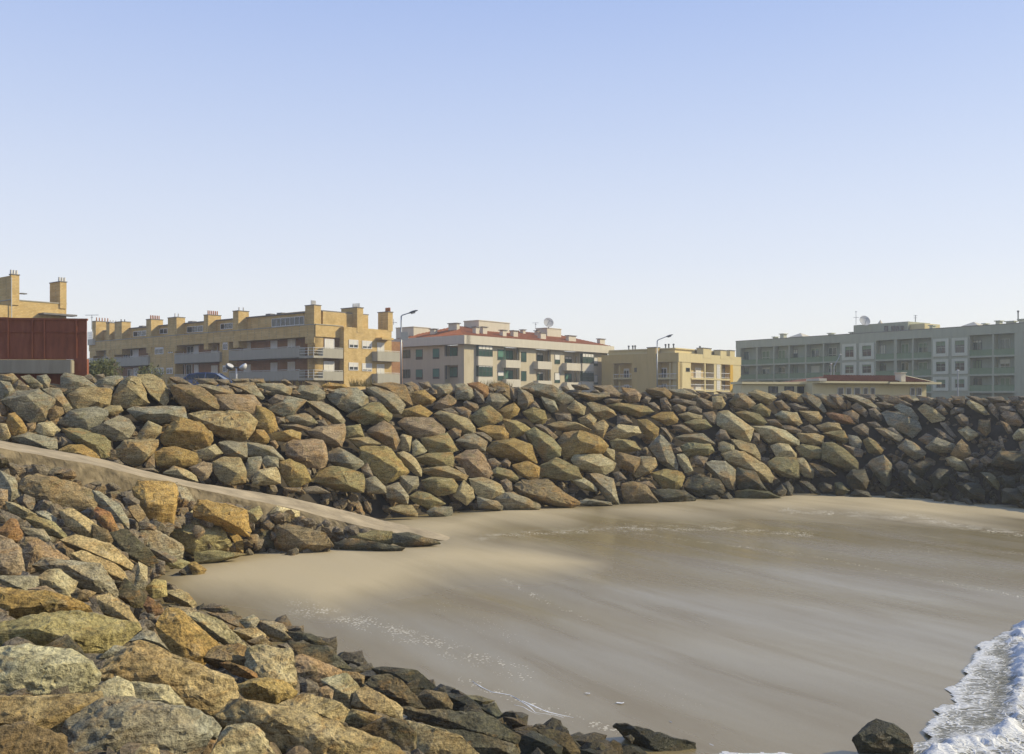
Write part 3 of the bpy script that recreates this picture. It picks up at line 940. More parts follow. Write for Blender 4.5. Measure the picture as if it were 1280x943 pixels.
L g 710,930 820,840 920,850 850,920
M o 190,540 270,440 340,450 460,560 590,660 500,760 480,810 380,800 270,700
M t 350,460 470,460 600,500 680,570 780,670 700,680 560,600 440,530
M b 500,740 590,670 720,660 840,700 880,830 760,830 600,790
M w 790,680 900,680 1060,710 1080,800 1100,920 900,1040 760,1040 880,920 850,770
M p 1060,760 1150,730 1260,780 1400,830 1340,930 1160,920 1080,860
M g 730,500 820,465 860,500 830,550 780,550
M t 690,570 840,550 900,600 860,660 790,640
M b 780,640 880,600 940,660 860,680
M d 490,420 560,390 640,410 660,440 580,445
M t 520,450 620,460 720,500 720,540 640,500
M g 850,500 940,510 1070,620 1010,620 900,580
M o 395,130 440,120 510,170 480,210 430,210
M d 340,180 400,140 430,210 380,210
M m 240,100 290,80 400,120 350,160 270,140
M p 180,100 240,120 240,200 190,190
M t 230,310 340,300 440,390 420,420 320,370
M g 270,400 400,430 500,480 420,490 320,450
M m 980,660 1040,650 1080,690 1060,710
M d 1070,660 1150,640 1257,720 1200,710
Z t 122,848 150,820 178,806 215,822 258,838 297,855 279,894 245,888 200,862
N w -120,160 0,150 200,145 420,180 540,230 590,310 580,360 480,420 380,460 200,470 -120,460
N t -80,470 280,470 420,430 600,420 620,500 520,580 400,650 380,690 200,630 -80,600
N b -60,660 160,600 300,660 390,690 400,850 -60,850
N g 395,680 430,620 640,480 800,460 1000,510 1200,550 1250,600 1260,690 1180,802 1000,860 400,850
N w 580,400 720,325 800,360 830,470 640,470 600,450
N w 820,360 880,370 1000,440 1100,470 1150,520 1000,510 830,460
N w 830,800 880,740 960,745 980,802 960,830 840,830
O g 0,640 130,680 180,740 150,800 70,790
O o 250,540 270,470 400,430 490,440 600,480 640,530 560,580 520,610 400,590
O r 180,340 230,335 330,380 390,400 400,440 260,410
O t 185,690 290,575 450,620 700,640 950,740 1280,860 1280,940 800,960 600,900 430,770 230,730
O t 530,610 700,535 870,580 970,630 930,720 760,690 600,640
O w 110,900 220,730 350,715 420,770 480,860 520,930 110,960
O p 780,500 830,480 870,510 860,570 780,560
O w 800,450 950,410 1025,490 930,540 970,620 870,580 870,500
O t 990,600 1010,510 1070,490 1280,610 1280,680 1100,660
O m 930,680 990,630 1200,680 1100,720 1040,760
O b 920,390 1010,400 1060,420 1050,480 1000,470
O d 1010,340 1050,335 1060,360 1030,360
O d 590,150 680,170 830,220 760,225 640,200
O d 620,220 760,240 900,320 960,370 840,340 640,290
P d 300,220 360,205 540,270 720,350 700,370 500,355
P d 220,330 270,280 380,265 500,360 630,490 540,500 380,400 250,380
P b 600,420 650,370 750,385 840,460 830,500 750,520 640,490
P d 760,380 850,400 1040,490 1030,520 860,500 820,420
P w 890,405 1020,405 1145,440 1040,490 960,450
P g 1060,500 1160,460 1220,570 1180,590
P d 480,500 700,520 900,540 1120,580 1280,680 1280,740 1100,700 760,650 600,580
P d 200,660 340,585 490,590 580,700 540,820 400,760
P t 490,590 600,620 760,690 920,740 1040,850 560,870 580,720
P d 680,640 900,690 1250,760 1300,860 1000,860 900,740 760,690
Q d 300,450 350,450 480,520 360,510
Q d 390,560 500,560 640,620 690,660 680,730 450,730 440,620
Q b 540,550 640,540 760,600 840,700 800,740 700,690
Q d 690,550 730,530 760,570 850,690 830,700
Q g 1170,590 1210,575 1240,600 1220,640
Q d 850,690 920,680 1000,716 980,750 850,750
S d 150,185 230,190 420,240 600,290 620,359 620,400 400,400 260,270
S d 150,360 200,305 280,320 340,370 320,400 160,400
R d 195,790 290,690 340,670 440,690 540,770 565,850 560,880 240,870
'''
RC = {'g': ((0.36, 0.325, 0.265), 'grey'), 't': ((0.47, 0.37, 0.225), 'tan'), 'o': ((0.45, 0.305, 0.125), 'ochre'), 'p': ((0.40, 0.295, 0.215), 'pinkish brown'),
      'b': ((0.31, 0.225, 0.135), 'brown'), 'm': ((0.325, 0.28, 0.16), 'olive'), 'd': ((0.15, 0.135, 0.10), 'dark'), 'w': ((0.56, 0.48, 0.33), 'pale'),  # dark: wet black stone, and some stones with shade put into the colour
      'r': ((0.36, 0.19, 0.105), 'rust red'), 'y': ((0.44, 0.345, 0.165), 'mustard')}

# value noise, vectorised
_perm = np.random.default_rng(11).random(4096)
def vnoise(p):
    i = np.floor(p).astype(np.int64); f = p - i; u = f * f * (3 - 2 * f)
    def h(a, b, c): return _perm[(a * 73856093 ^ b * 19349663 ^ c * 83492791) & 4095]
    x, y, z = i[:, 0], i[:, 1], i[:, 2]
    def l(a, b, t): return a + (b - a) * t
    return l(l(l(h(x, y, z), h(x + 1, y, z), u[:, 0]), l(h(x, y + 1, z), h(x + 1, y + 1, z), u[:, 0]), u[:, 1]),
             l(l(h(x, y, z + 1), h(x + 1, y, z + 1), u[:, 0]), l(h(x, y + 1, z + 1), h(x + 1, y + 1, z + 1), u[:, 0]), u[:, 1]), u[:, 2]) * 2 - 1
def fbm(p, o):
    s = 0; a = 1; t = 0
    for k in range(o):
        s = s + a * vnoise(p * 2 ** k + 17.3 * k); t += a; a *= 0.52
    return s / t
ICO = {}
for lv in (1, 2, 3, 4, 5):
    bm = bmesh.new(); bmesh.ops.create_icosphere(bm, subdivisions=lv + 1 if lv < 2 else lv, radius=1.0)
    bm.verts.ensure_lookup_table()
    ICO[lv] = (np.array([v.co[:] for v in bm.verts]), np.array([[v.index for v in f.verts] for f in bm.faces])); bm.free()

def hull_planes(pts):
    bm = bmesh.new()
    for p in pts: bm.verts.new(p)
    bmesh.ops.convex_hull(bm, input=bm.verts)
    bm.normal_update()
    N, Dd = [], []
    for f in bm.faces:
        if f.calc_area() > 1e-8:
            N.append(f.normal[:]); Dd.append(f.normal.dot(f.verts[0].co))
    bm.free()
    return np.array(N), np.array(Dd)

RIDGE = {('N', 395): [(660,490,.05),(745,620,.45),(1050,600,.42),(1150,700,.30),(700,770,.4)], ('Z', 122): [(163,815,.2),(175,831,.36),(195,857,.36),(240,870,.18),(272,860,.1)],
         ('O', 185): [(300,590,.15),(430,690,.36),(640,765,.40),(830,865,.36),(1000,800,.1)], ('N', -120): [(80,300,.42),(300,310,.44),(520,290,.34)],
         ('R', 195): [(430,700,.22),(390,770,.42)], ('N', -60): [(180,640,.28),(300,690,.30)],
         ('O', 110): [(250,760,.3),(400,800,.3)], ('M', 190): [(330,520,.3),(470,640,.16),(330,690,.3)], ('P', 200): [(480,610,.3),(330,620,.3)], ('I', 215): [(480,330,.2),(850,560,.3),(450,520,.3)]}
def rock_mesh(outline, n, size, target, rs, detail=3, ridge=None):
    """outline: points round the rock in a plane through the origin with normal n -> a broken, faceted block.
    A slanting ridge parts the broad upper face from the steep lower one; edges are chipped, faces pitted and ledged."""
    R = n.cross(Vector((0, 0, 1)));  R = -R if R.x < 0 else R
    R.normalize(); U = R.cross(n); U = -U if U.z < 0 else U
    out = [p * 1.07 for p in outline]
    aR = [p.dot(R) for p in out]; aU = [p.dot(U) for p in out]
    r0, r1, u0, u1 = min(aR), max(aR), min(aU), max(aU)
    def onface(fr, fu):
        """a point inside the outline, fr, fu in 0..1 across its extent, pulled in until it is inside"""
        q = R * (r0 + (r1 - r0) * fr) + U * (u0 + (u1 - u0) * fu)
        return q * 0.86
    pts = [p + n * size * rs.uniform(-0.08, 0.05) for p in out]
    h = size * rs.uniform(0.27, 0.47)
    tilt = rs.uniform(-0.14, 0.16)
    if ridge: pts += [q + n * size * hh_ for q, hh_ in ridge]
    elif rs.random() < 0.66:      # ridge from lower right to upper left: a shaded lower left face under a broad lit one
        pts.append(onface(rs.uniform(.52, .74), rs.uniform(.14, .28)) + n * h * rs.uniform(.9, 1.2))
        pts.append(onface(rs.uniform(.22, .40), rs.uniform(.48, .70)) + n * h * rs.uniform(.8, 1.15))
        pts.append(onface(rs.uniform(.60, .85), rs.uniform(.55, .80)) + n * h * rs.uniform(.25, .5))
    else:
        pts.append(onface(rs.uniform(.16, .36), rs.uniform(.22, .42) + tilt) + n * h * rs.uniform(.7, 1.1))
        pts.append(onface(rs.uniform(.60, .82), rs.uniform(.22, .46) - tilt) + n * h * rs.uniform(.7, 1.1))
        if rs.random() < .75: pts.append(onface(rs.uniform(.35, .75), rs.uniform(.58, .80)) + n * h * rs.uniform(.45, .85))
    if detail > 3:      # more broken faces on the large near blocks
        for _ in range(2):
            q = out[rs.randrange(len(out))] * rs.uniform(.45, .8); pts.append(q + n * h * rs.uniform(.3, .8))
    for p in out[::2] if len(out) > 5 else out:
        pts.append(p * rs.uniform(0.6, 0.85) - n * size * rs.uniform(0.40, 0.58))
    bm = bmesh.new()
    for p in pts: bm.verts.new(p)
    r_ = bmesh.ops.convex_hull(bm, input=bm.verts)
    if detail > 3:
        P_ = [v.co.copy() for v in bm.verts if v.link_faces]
        for _ in range(5):
            d_ = (n * rs.uniform(.1, 1) + R * rs.gauss(0, .8) + U * rs.gauss(0, .8)).normalized()
            s_ = max(q.dot(d_) for q in P_)
            bmesh.ops.bisect_plane(bm, geom=bm.verts[:] + bm.edges[:] + bm.faces[:], plane_co=d_ * s_ * rs.uniform(.86, .96), plane_no=d_, clear_outer=True)
        bmesh.ops.convex_hull(bm, input=bm.verts)
    dead = [v for v in bm.verts if not v.link_faces]
    if dead: bmesh.ops.delete(bm, geom=dead, context='VERTS')
    bmesh.ops.dissolve_limit(bm, angle_limit=math.radians(9), verts=bm.verts, edges=bm.edges)
    try:
        bmesh.ops.bevel(bm, geom=bm.edges[:] + bm.verts[:], offset=size * rs.uniform(0.010, 0.028), segments=1, affect='EDGES', clamp_overlap=True)
    except Exception: pass
    bmesh.ops.triangulate(bm, faces=bm.faces)
    for it in range(7):
        lim = max(target, size * 0.03)
        es = [e for e in bm.edges if e.calc_length() > lim * 1.5]
        if not es or len(bm.faces) > 26000: break
        bmesh.ops.subdivide_edges(bm, edges=es, cuts=1, use_grid_fill=False)
        bmesh.ops.triangulate(bm, faces=[f for f in bm.faces if len(f.verts) > 3])
    bmesh.ops.recalc_face_normals(bm, faces=bm.faces)
    bm.normal_update()
    bm.verts.index_update()
    V = np.array([v.co[:] for v in bm.verts]); Nn = np.array([v.normal[:] for v in bm.verts])
    Fc = np.array([[v.index for v in f.verts] for f in bm.faces])
    bm.free()
    sd_ = np.array([rs.uniform(0, 900) for _ in range(3)])
    f1 = fbm(V / size * 2.1 + sd_, 3)
    amp = (0.040 if detail < 4 else 0.028) * size * f1
    Rn, Un, nn = np.array(R), np.array(U), np.array(n)
    ax = Rn * rs.uniform(-.7, .7) + Un * rs.uniform(.5, 1) + nn * rs.uniform(-.7, .7); ax /= np.linalg.norm(ax)
    hh = V @ ax / size * rs.uniform(4, 8) + 1.4 * f1
    led = np.clip(np.abs((hh % 1) - 0.5) * 4.4 - 0.6, 0, 1)
    amp = amp + size * rs.choice([0.006, 0.014, 0.030]) * (led - .5)
    amp = amp + 0.022 * size * fbm(V / size * 6.5 + sd_, 3)
    if detail > 3:
        rg = 1 - np.abs(fbm(V / size * 3.0 + sd_ + 50, 3))
        amp = amp - 0.028 * size * np.clip((rg - 0.92) * 12, 0, 1)
        st = fbm(np.stack([V @ ax / size * 11, V @ Rn / size * 1.6, V @ nn / size * 1.6], -1) + sd_, 3)
        amp = amp + 0.020 * size * st
        amp = amp + 0.011 * size * fbm(V / size * 20 + sd_, 3)
    V = V + Nn * amp[:, None]
    return V, Fc

def mesh_np(name, V, Fc, smooth=True):
    me = bpy.data.meshes.new(name)
    k = Fc.shape[1]
    me.vertices.add(len(V)); me.vertices.foreach_set('co', V.reshape(-1).astype(np.float32))
    me.loops.add(Fc.size); me.loops.foreach_set('vertex_index', Fc.reshape(-1).astype(np.int32))
    me.polygons.add(len(Fc)); me.polygons.foreach_set('loop_start', np.arange(0, Fc.size, k, dtype=np.int32))
    try: me.polygons.foreach_set('loop_total', np.full(len(Fc), k, dtype=np.int32))
    except Exception: pass
    me.update(calc_edges=True)
    if smooth: me.polygons.foreach_set('use_smooth', [True] * len(Fc))
    me.validate()
    return me

RK = []
for ln in ROCKS.strip().split('\n'):
    q = ln.split()
    x0, y0, s = TILES[q[0]]
    P = [(x0 + float(a.split(',')[0]) / s, y0 + float(a.split(',')[1]) / s) for a in q[2:]]
    A = abs(sum(a[0] * b[1] - b[0] * a[1] for a, b in zip(P, P[1:] + P[:1]))) / 2
    near = q[0] in 'IJKLMNOPQRSZ'
    cx = sum(p[0] for p in P) / len(P); cy = sum(p[1] for p in P) / len(P)
    RK.append(dict(tile=q[0], code=q[1], P=P, A=A, near=near, cx=cx, cy=cy, x0=int(float(q[2].split(',')[0]))))
MAX_SINGLE = 298
cut = sorted((r['A'] for r in RK), reverse=True)[MAX_SINGLE] if len(RK) > MAX_SINGLE else 0
eye = Vector((0, 0, EYE))
stuff_V, stuff_F, stuff_T, so = [], [], [], 0
for i, r in enumerate(RK):
    rs = random.Random(1000 + i)
    if r['tile'] == 'R': D = 16.4; ns = Vector((0, -0.3, 1)).normalized()
    elif r['tile'] == 'S': D = near_depth(r['cx'], min(r['cy'], 943)); D = 6 * F / (max(r['cy'], 900) - HY) ; ns = Vector((0, -0.3, 1)).normalized()
    elif r['near']: D = near_depth(r['cx'], r['cy']); ns = near_normal(r['cx'], r['cy'])
    else: D, r['t'] = wall_depth(r['cx'], r['cy']); ns = wall_normal(r['cx'])
    if r['near'] and r['tile'] not in 'RS':
        yb = max(q[1] for q in r['P'])
        if yb > HY + 40: D = min(D, 6 * F / (yb - HY) - 0.35)
    c = at(r['cx'], r['cy'], D)
    v = (eye - c).normalized()
    n = (ns * 0.36 + v * 0.74).normalized() if r['near'] else (ns * 0.5 + v * 0.62).normalized()
    pts = []
    for (px, py) in r['P']:
        g = ray(px, py)
        pts.append(g * (n.dot(c - eye) / n.dot(g)) + eye)
    size = math.sqrt(r['A']) * D / F
    c2 = c + n * size * (0.02 if r['near'] else 0.10)
    grow = 1.0 if not r['near'] else 1.12 if r['code'] == 'd' and r['tile'] != 'R' else 1.05
    out = [(p - c) * grow for p in pts]
    spx = math.sqrt(r['A'])
    lv = 5 if spx > 75 else 4 if spx > 34 else 3
    single = r['A'] > cut
    if not single: lv = 2 if spx < 16 else 3
    rg_ = RIDGE.get((r['tile'], r['x0'])) if r['A'] > 500 else None
    if rg_:
        tx, ty, ts = TILES[r['tile']]; rr = []
        for x_, y_, h_ in rg_:
            g = ray(tx + x_ / ts, ty + y_ / ts); rr.append((g * (n.dot(c - eye) / n.dot(g)) + eye - c, h_ * 0.72))
        rg_ = rr
    V, Fc = rock_mesh(out, n, size, D / F * (4.2 if r['near'] else 5.0), rs, detail=lv, ridge=rg_)
    col, cname = RC[r['code']]
    if r['near']: col = tuple(v * (1.30 if r['code'] != 'd' else 1.0) for v in col)
    k = rs.uniform(0.86, 1.14); hue = rs.uniform(-0.05, 0.05)
    col = (col[0] * k * (1 + hue) * 0.97, col[1] * k * 0.985, col[2] * k * (1 - hue) * 0.81)
    r['cname'] = cname; r['size'] = size; r['D'] = D; r['single'] = single
    if single:
        me = mesh_np('boulder', V, Fc); me.materials.append(ROCK)
        me.set_sharp_from_angle(angle=math.radians(25))
        o = link_mesh('boulder', me, loc=c2)
        o.color = (*col, 1)
        r['o'] = o
    else:
        stuff_V.append(V + np.array(c2[:])); stuff_F.append(Fc + so); so += len(V)
# small stones packed in the gaps, one mass
rs = random.Random(5)
for k in range(2300):
    px = rs.uniform(-260, 1500)
    t = rs.uniform(0.0, 1.0)
    Db, zb, Dc, zc = wall_col(px); n = wall_normal(px)
    D = Db + t * (Dc - Db); kk = (px - CX) / F
    s = rs.uniform(0.45, 1.0)
    vis = 0 <= px <= 1280
    if not vis: s *= 1.5
    c = Vector((kk * D, D, zb + t * (zc - zb))) - n * (0.85 if vis else 0.3)
    if t > .95: c.z -= 0.25
    q = [Vector((rs.gauss(0, 1), rs.gauss(0, 1), rs.gauss(0, 1))).normalized() * s * rs.uniform(.3, .6) for _ in range(11)]
    N, Dd = hull_planes(q); Dd = np.maximum(Dd, 0.05)
    V, Fc = ICO[1]; qq = np.maximum(V @ N.T / Dd, 1e-6); tt = (qq ** 20).sum(1) ** (-1 / 20)
    stuff_V.append(V * tt[:, None] + np.array(c[:])); stuff_F.append(Fc + so); so += len(V)
for k in range(420):
    px = rs.uniform(-100, 1380); Db, zb, Dc, zc = wall_col(px); n = wall_normal(px); kk = (px - CX) / F
    D = Dc + rs.uniform(-.5, 1.2); s = rs.uniform(.5, 1.0)
    c = Vector((kk * D, D, zc - 0.33 - rs.uniform(0, .15)))
    q = [Vector((rs.gauss(0, 1), rs.gauss(0, 1), rs.gauss(0, 1))).normalized() * s * rs.uniform(.3, .6) for _ in range(11)]
    N, Dd = hull_planes(q); Dd = np.maximum(Dd, 0.05)
    V, Fc = ICO[1]; qq = np.maximum(V @ N.T / Dd, 1e-6); tt = (qq ** 20).sum(1) ** (-1 / 20)
    stuff_V.append(V * tt[:, None] * np.array([1.3, 1, .7]) + np.array(c[:])); stuff_F.append(Fc + so); so += len(V)
for k in range(3300):
    px = rs.uniform(-200, 900); py = rs.uniform(585, 1090)
    if k > 3000: px = rs.uniform(250, 500); py = rs.uniform(672, 690)
    if py > interp([0, 240, 245, 270, 340, 430, 500, 600, 730, 900, 1000], [1090, 1090, 716, 732, 772, 812, 842, 877, 922, 957, 1090], px) and not (px > 245 and py < interp([245, 300, 560], [706, 694, 684], px)): pass
    if px > 245 and interp([245, 300, 560, 900], [704, 693, 684, 684], px) < py < interp([245, 270, 340, 430, 500, 600, 730, 900], [712, 735, 775, 815, 845, 880, 925, 957], px): continue
    lim = interp([-320, 0, 125, 235, 340, 440, 560], [590, 595, 608, 633, 662, 680, 692], px)
    if py < lim: continue
    D = near_depth(px, py)
    D = min(D, 6 * F / max(py + 6 - HY, 1) - .1)
    if k > 3000: D += 0.5
    n = near_normal(px, py)
    s = rs.uniform(0.35, 0.8) * min(1.0, 0.25 + D / 22)
    c = at(px, py, D) - n * (0.26 * min(1, D / 18) + 0.12)
    q = [Vector((rs.gauss(0, 1), rs.gauss(0, 1), rs.gauss(0, 1))).normalized() * s * rs.uniform(.3, .6) for _ in range(11)]
    N, Dd = hull_planes(q); Dd = np.maximum(Dd, 0.04)
    V, Fc = ICO[2]; qq = np.maximum(V @ N.T / Dd, 1e-6); tt = (qq ** 20).sum(1) ** (-1 / 20)
    p = V * tt[:, None]; p = p * (1 + 0.08 * fbm(p * 5 + k, 2))[:, None]
    stuff_V.append(p + np.array(c[:])); stuff_F.append(Fc + so); so += len(V)
# stones banked against the ramp side and along the tide-washed toe of the near bank
for k in range(330):
    if k < 170:
        x = rs.uniform(-60, 470); D = interp(RX, RDf, x) - rs.uniform(.25, .7)
        c = at(x, interp(RX, RF, x), D); c.z -= rs.uniform(.45, 1.15) * interp([0, 120, 300, 480], [1.0, 1.0, .95, .6], x)
        s = rs.uniform(.35, .8)
    else:
        x = rs.uniform(330, 760); y = interp([340, 430, 500, 600, 730, 800], [775, 817, 847, 882, 927, 945], x) + rs.uniform(4, 26)
        D = 6 * F / (y - HY) - .1; c = at(x, y, D); c.z += rs.uniform(-.05, .05); s = rs.uniform(.3, .75)
    q = [Vector((rs.gauss(0, 1.3), rs.gauss(0, 1), rs.gauss(0, .8))).normalized() * s * rs.uniform(.4, .65) for _ in range(11)]
    N, Dd = hull_planes(q); Dd = np.maximum(Dd, 0.04)
    V, Fc = ICO[2]; qq = np.maximum(V @ N.T / Dd, 1e-6); tt = (qq ** 40).sum(1) ** (-1 / 40)
    p = V * tt[:, None]; p = p * (1 + 0.08 * fbm(p * 5 + k, 2))[:, None]
    stuff_V.append(p + np.array(c[:])); stuff_F.append(Fc + so); so += len(V)
me = mesh_np('rubble', np.concatenate(stuff_V), np.concatenate(stuff_F)); me.materials.append(ROCK); me.set_sharp_from_angle(angle=math.radians(25))
ro = link_mesh('rubble', me); ro.color = (0.27, 0.225, 0.155, 1)
tag(ro, 'small stones packed in the gaps between the boulders', 'rubble', kind='stuff')

# ------------------------------------------------------------------ the sea: backwash, breaking edge, open water
def water_material():
    m, nt, b = mat('sea_water', 0.12, 0.5)
    g = nd(nt, 'ShaderNodeNewGeometry'); V = g.outputs['Position']
    fo = nd(nt, 'ShaderNodeAttribute'); fo.attribute_name = 'foam'
    mp = nd(nt, 'ShaderNodeMapping'); mp.inputs['Rotation'].default_value = (0, 0, math.radians(-20)); mp.inputs['Scale'].default_value = (0.9, 3.0, 1)
    lk(nt, V, mp.inputs[0])
    n1 = noise_n(nt, mp.outputs[0], 2.2, 8, 0.72, 0.8)
    n2 = noise_n(nt, V, 9, 6, 0.7, 0.5)
    vo = nd(nt, 'ShaderNodeTexVoronoi', feature='DISTANCE_TO_EDGE'); vo.inputs['Scale'].default_value = 4.5
    wv = nd(nt, 'ShaderNodeVectorMath', operation='ADD'); lk(nt, mp.outputs[0], wv.inputs[0])
    cn = nd(nt, 'ShaderNodeTexNoise'); cn.inputs['Scale'].default_value = 2.0; lk(nt, V, cn.inputs['Vector'])
    sc = nd(nt, 'ShaderNodeVectorMath', operation='SCALE'); sc.inputs[3].default_value = 0.9; lk(nt, cn.outputs[1], sc.inputs[0]); lk(nt, sc.outputs[0], wv.inputs[1])
    lk(nt, wv.outputs[0], vo.inputs['Vector'])
    lace = ramp(nt, vo.outputs['Distance'], [(0.02, (1, 1, 1)), (0.16, (0, 0, 0))])
    patt = math_n(nt, 'ADD', math_n(nt, 'MULTIPLY', n1, 0.62), math_n(nt, 'ADD', math_n(nt, 'MULTIPLY', n2, 0.28), math_n(nt, 'MULTIPLY', lace, 0.24)))
    lvl = math_n(nt, 'ADD', patt, math_n(nt, 'MULTIPLY', fo.outputs['Fac'], 0.62))
    fm = ramp(nt, lvl, [(0.66, (0, 0, 0)), (0.86, (1, 1, 1))])
    wc = ramp(nt, n1, [(0.35, (0.16, 0.145, 0.085)), (0.65, (0.24, 0.225, 0.165))])
    c = mix(nt, wc, (0.64, 0.64, 0.62), fm)
    lk(nt, c, b.inputs['Base Color'])
    lk(nt, ramp(nt, fm, [(0, (0.12, 0.12, 0.12)), (1, (0.75, 0.75, 0.75))]), b.inputs['Roughness'])
    bp = nd(nt, 'ShaderNodeBump', Strength=0.8, Distance=0.06)
    lk(nt, math_n(nt, 'ADD', patt, math_n(nt, 'MULTIPLY', fm, 0.5)), bp.inputs['Height']); lk(nt, bp.outputs[0], b.inputs['Normal'])
    return m
M['water'] = water_material()
EDGE = [(1020,1010),(1060,950),(1075,938),(1120,934),(1160,925),(1150,915),(1168,895),(1166,886),(1180,884),(1192,880),(1183,868),(1178,862),(1196,858),(1205,846),(1203,838),(1210,829),
        (1212,820),(1222,812),(1219,806),(1236,800),(1246,792),(1262,784),(1280,780),(1330,776),(1420,760),(1520,764),(1800,740),(2600,720),(2600,1700),(900,1700),(960,1040)]
xs = np.concatenate([np.arange(3, 20, 0.06), np.arange(20, 62, 0.3)]); ys = np.concatenate([np.arange(6, 30, 0.075)])
SX, SY = np.meshgrid(xs, ys)
SZ0 = sand_h(SX, SY)
pxs = CX + SX / SY * F; pys = HY - (SZ0 - EYE) / SY * F
wob = 5.0 * fbm(np.stack([SX * 1.5, SY * 1.5, SX * 0], -1).reshape(-1, 3), 3).reshape(SX.shape) + 2.5 * fbm(np.stack([SX * 5, SY * 5, SX * 0 + 9], -1).reshape(-1, 3), 2).reshape(SX.shape)
dE = poly_dist(EDGE, pxs, pys, 1.0)
POOL = [[(738,965),(757,941),(775,931),(792,929),(806,938),(835,965)], [(862,965),(884,945),(905,939),(925,942),(950,941),(985,943),(1012,949),(1020,965)]]
dP = np.maximum(poly_dist(POOL[0], pxs, pys, 1.0), poly_dist(POOL[1], pxs, pys, 1.0))
dE = np.maximum(dE, dP) + wob * 1.3
W2 = [(1286,770),(1272,790),(1262,806),(1272,826),(1268,850),(1264,872),(1258,890),(1262,905),(1240,922),(1200,930),(1165,938),(1150,960),(1140,1010)]
d2 = line_dist(W2, pxs, pys)
W2P = W2 + [(1140, 1700), (2600, 1700), (2600, 760)]
d2s = poly_dist(W2P, pxs, pys, 1.0) + wob
n3 = fbm(np.stack([SX * 2.2, SY * 2.2, SX * 0 + 4], -1).reshape(-1, 3), 4).reshape(SX.shape)
n4 = fbm(np.stack([SX * 9, SY * 9, SX * 0 + 2], -1).reshape(-1, 3), 3).reshape(SX.shape)
lip = np.exp(-((dE - 5) / 6.0) ** 2)
front = 1 / (1 + np.exp(-d2s / 5.0))
crest = np.exp(-((d2s - 9) / 11.0) ** 2)
SZ = SZ0 + 0.012 + 0.03 * np.clip(dE / 12, 0, 1) + 0.02 * lip + 0.02 * n3 * np.clip(dE / 20, 0, 1) + front * (0.05 + 0.07 * n3 + 0.05 * n4) + crest * (0.10 + 0.08 * n3 + 0.05 * n4)
fo = np.clip(0.40 + 0.30 * lip + 0.03 * front + 0.27 * crest * (1 + n3) + 0.26 * n3 + 0.38 * (dP > -6) - 0.22 * np.exp(-((d2s + 14) / 8.0) ** 2), 0, 1.2)
far = np.clip((SX - 22) / 12, 0, 1); fo = fo * (1 - far) + 0.12 * far
mask = dE > 0
keep = mask[:-1, :-1] & mask[1:, 1:] & mask[:-1, 1:] & mask[1:, :-1]
ny, nx = SX.shape
idx = np.arange(nx * ny).reshape(ny, nx)
fc = np.stack([idx[:-1, :-1], idx[:-1, 1:], idx[1:, 1:], idx[1:, :-1]], -1)[keep]
used = np.unique(fc); rem = np.full(nx * ny, -1); rem[used] = np.arange(len(used))
VV = np.stack([SX, SY, SZ], -1).reshape(-1, 3)[used]
me = mesh_np('sea_water', VV, rem[fc])
a_ = me.attributes.new('foam', 'FLOAT', 'POINT'); a_.data.foreach_set('value', fo.reshape(-1)[used].astype(np.float32))
me.materials.append(M['water'])
tag(link_mesh('sea_water', me), 'foaming edge of a small wave washing over the sand', kind='structure')
bm = bmesh.new()
v = [bm.verts.new(p) for p in ((61.5, -400, -0.95), (600, -400, -0.95), (600, 45, -0.95), (61.5, 31, -0.95))]; bm.faces.new(v)
tag(bm_obj('open_sea', bm, M['water']), 'open sea beyond the beach', kind='structure')

# thin lines and lumps of foam
def foam_mat():
    m, nt, b = mat('sea_foam', 0.7, 0.4)
    g = nd(nt, 'ShaderNodeNewGeometry')
    n1 = noise_n(nt, g.outputs['Position'], 14, 5, 0.7)
    lk(nt, ramp(nt, n1, [(0.3, (0.60, 0.60, 0.57)), (0.65, (0.86, 0.86, 0.85))]), b.inputs['Base Color'])
    bp = nd(nt, 'ShaderNodeBump', Strength=0.6, Distance=0.03); lk(nt, n1, bp.inputs['Height']); lk(nt, bp.outputs[0], b.inputs['Normal'])
    return m
M['foam'] = foam_mat()
LINES = [([(588,848),(618,866),(640,872),(668,890),(690,895),(730,908),(765,922),(785,934)], 0.022), ([(628,880),(650,884),(690,900),(715,906)], 0.02),
         ([(636,872),(700,896),(740,905)], 0.025), ([(720,863),(740,865),(752,860)], 0.05), ([(748,880),(775,880),(790,875)], 0.09), ([(806,895),(825,894),(838,896)], 0.10),
         ([(675,889),(695,885),(715,884)], 0.03), ([(880,870),(892,867),(902,862)], 0.03), ([(836,898),(850,908),(848,912)], 0.03), ([(722,925),(745,930),(762,934)], 0.05),
         ([(866,922),(895,932),(915,942)], 0.05), ([(700,850),(715,851),(724,850)], 0.03),
         ]
bm = bmesh.new()
rs = random.Random(21)
def sand_pt(px, py):
    D = 6 * F / (py - HY)
    for _ in range(4):
        z = float(sand_h((px - CX) / F * D, D)); D = (6 - z) * F / (py - HY)
    return Vector(((px - CX) / F * D, D, float(sand_h((px - CX) / F * D, D))))
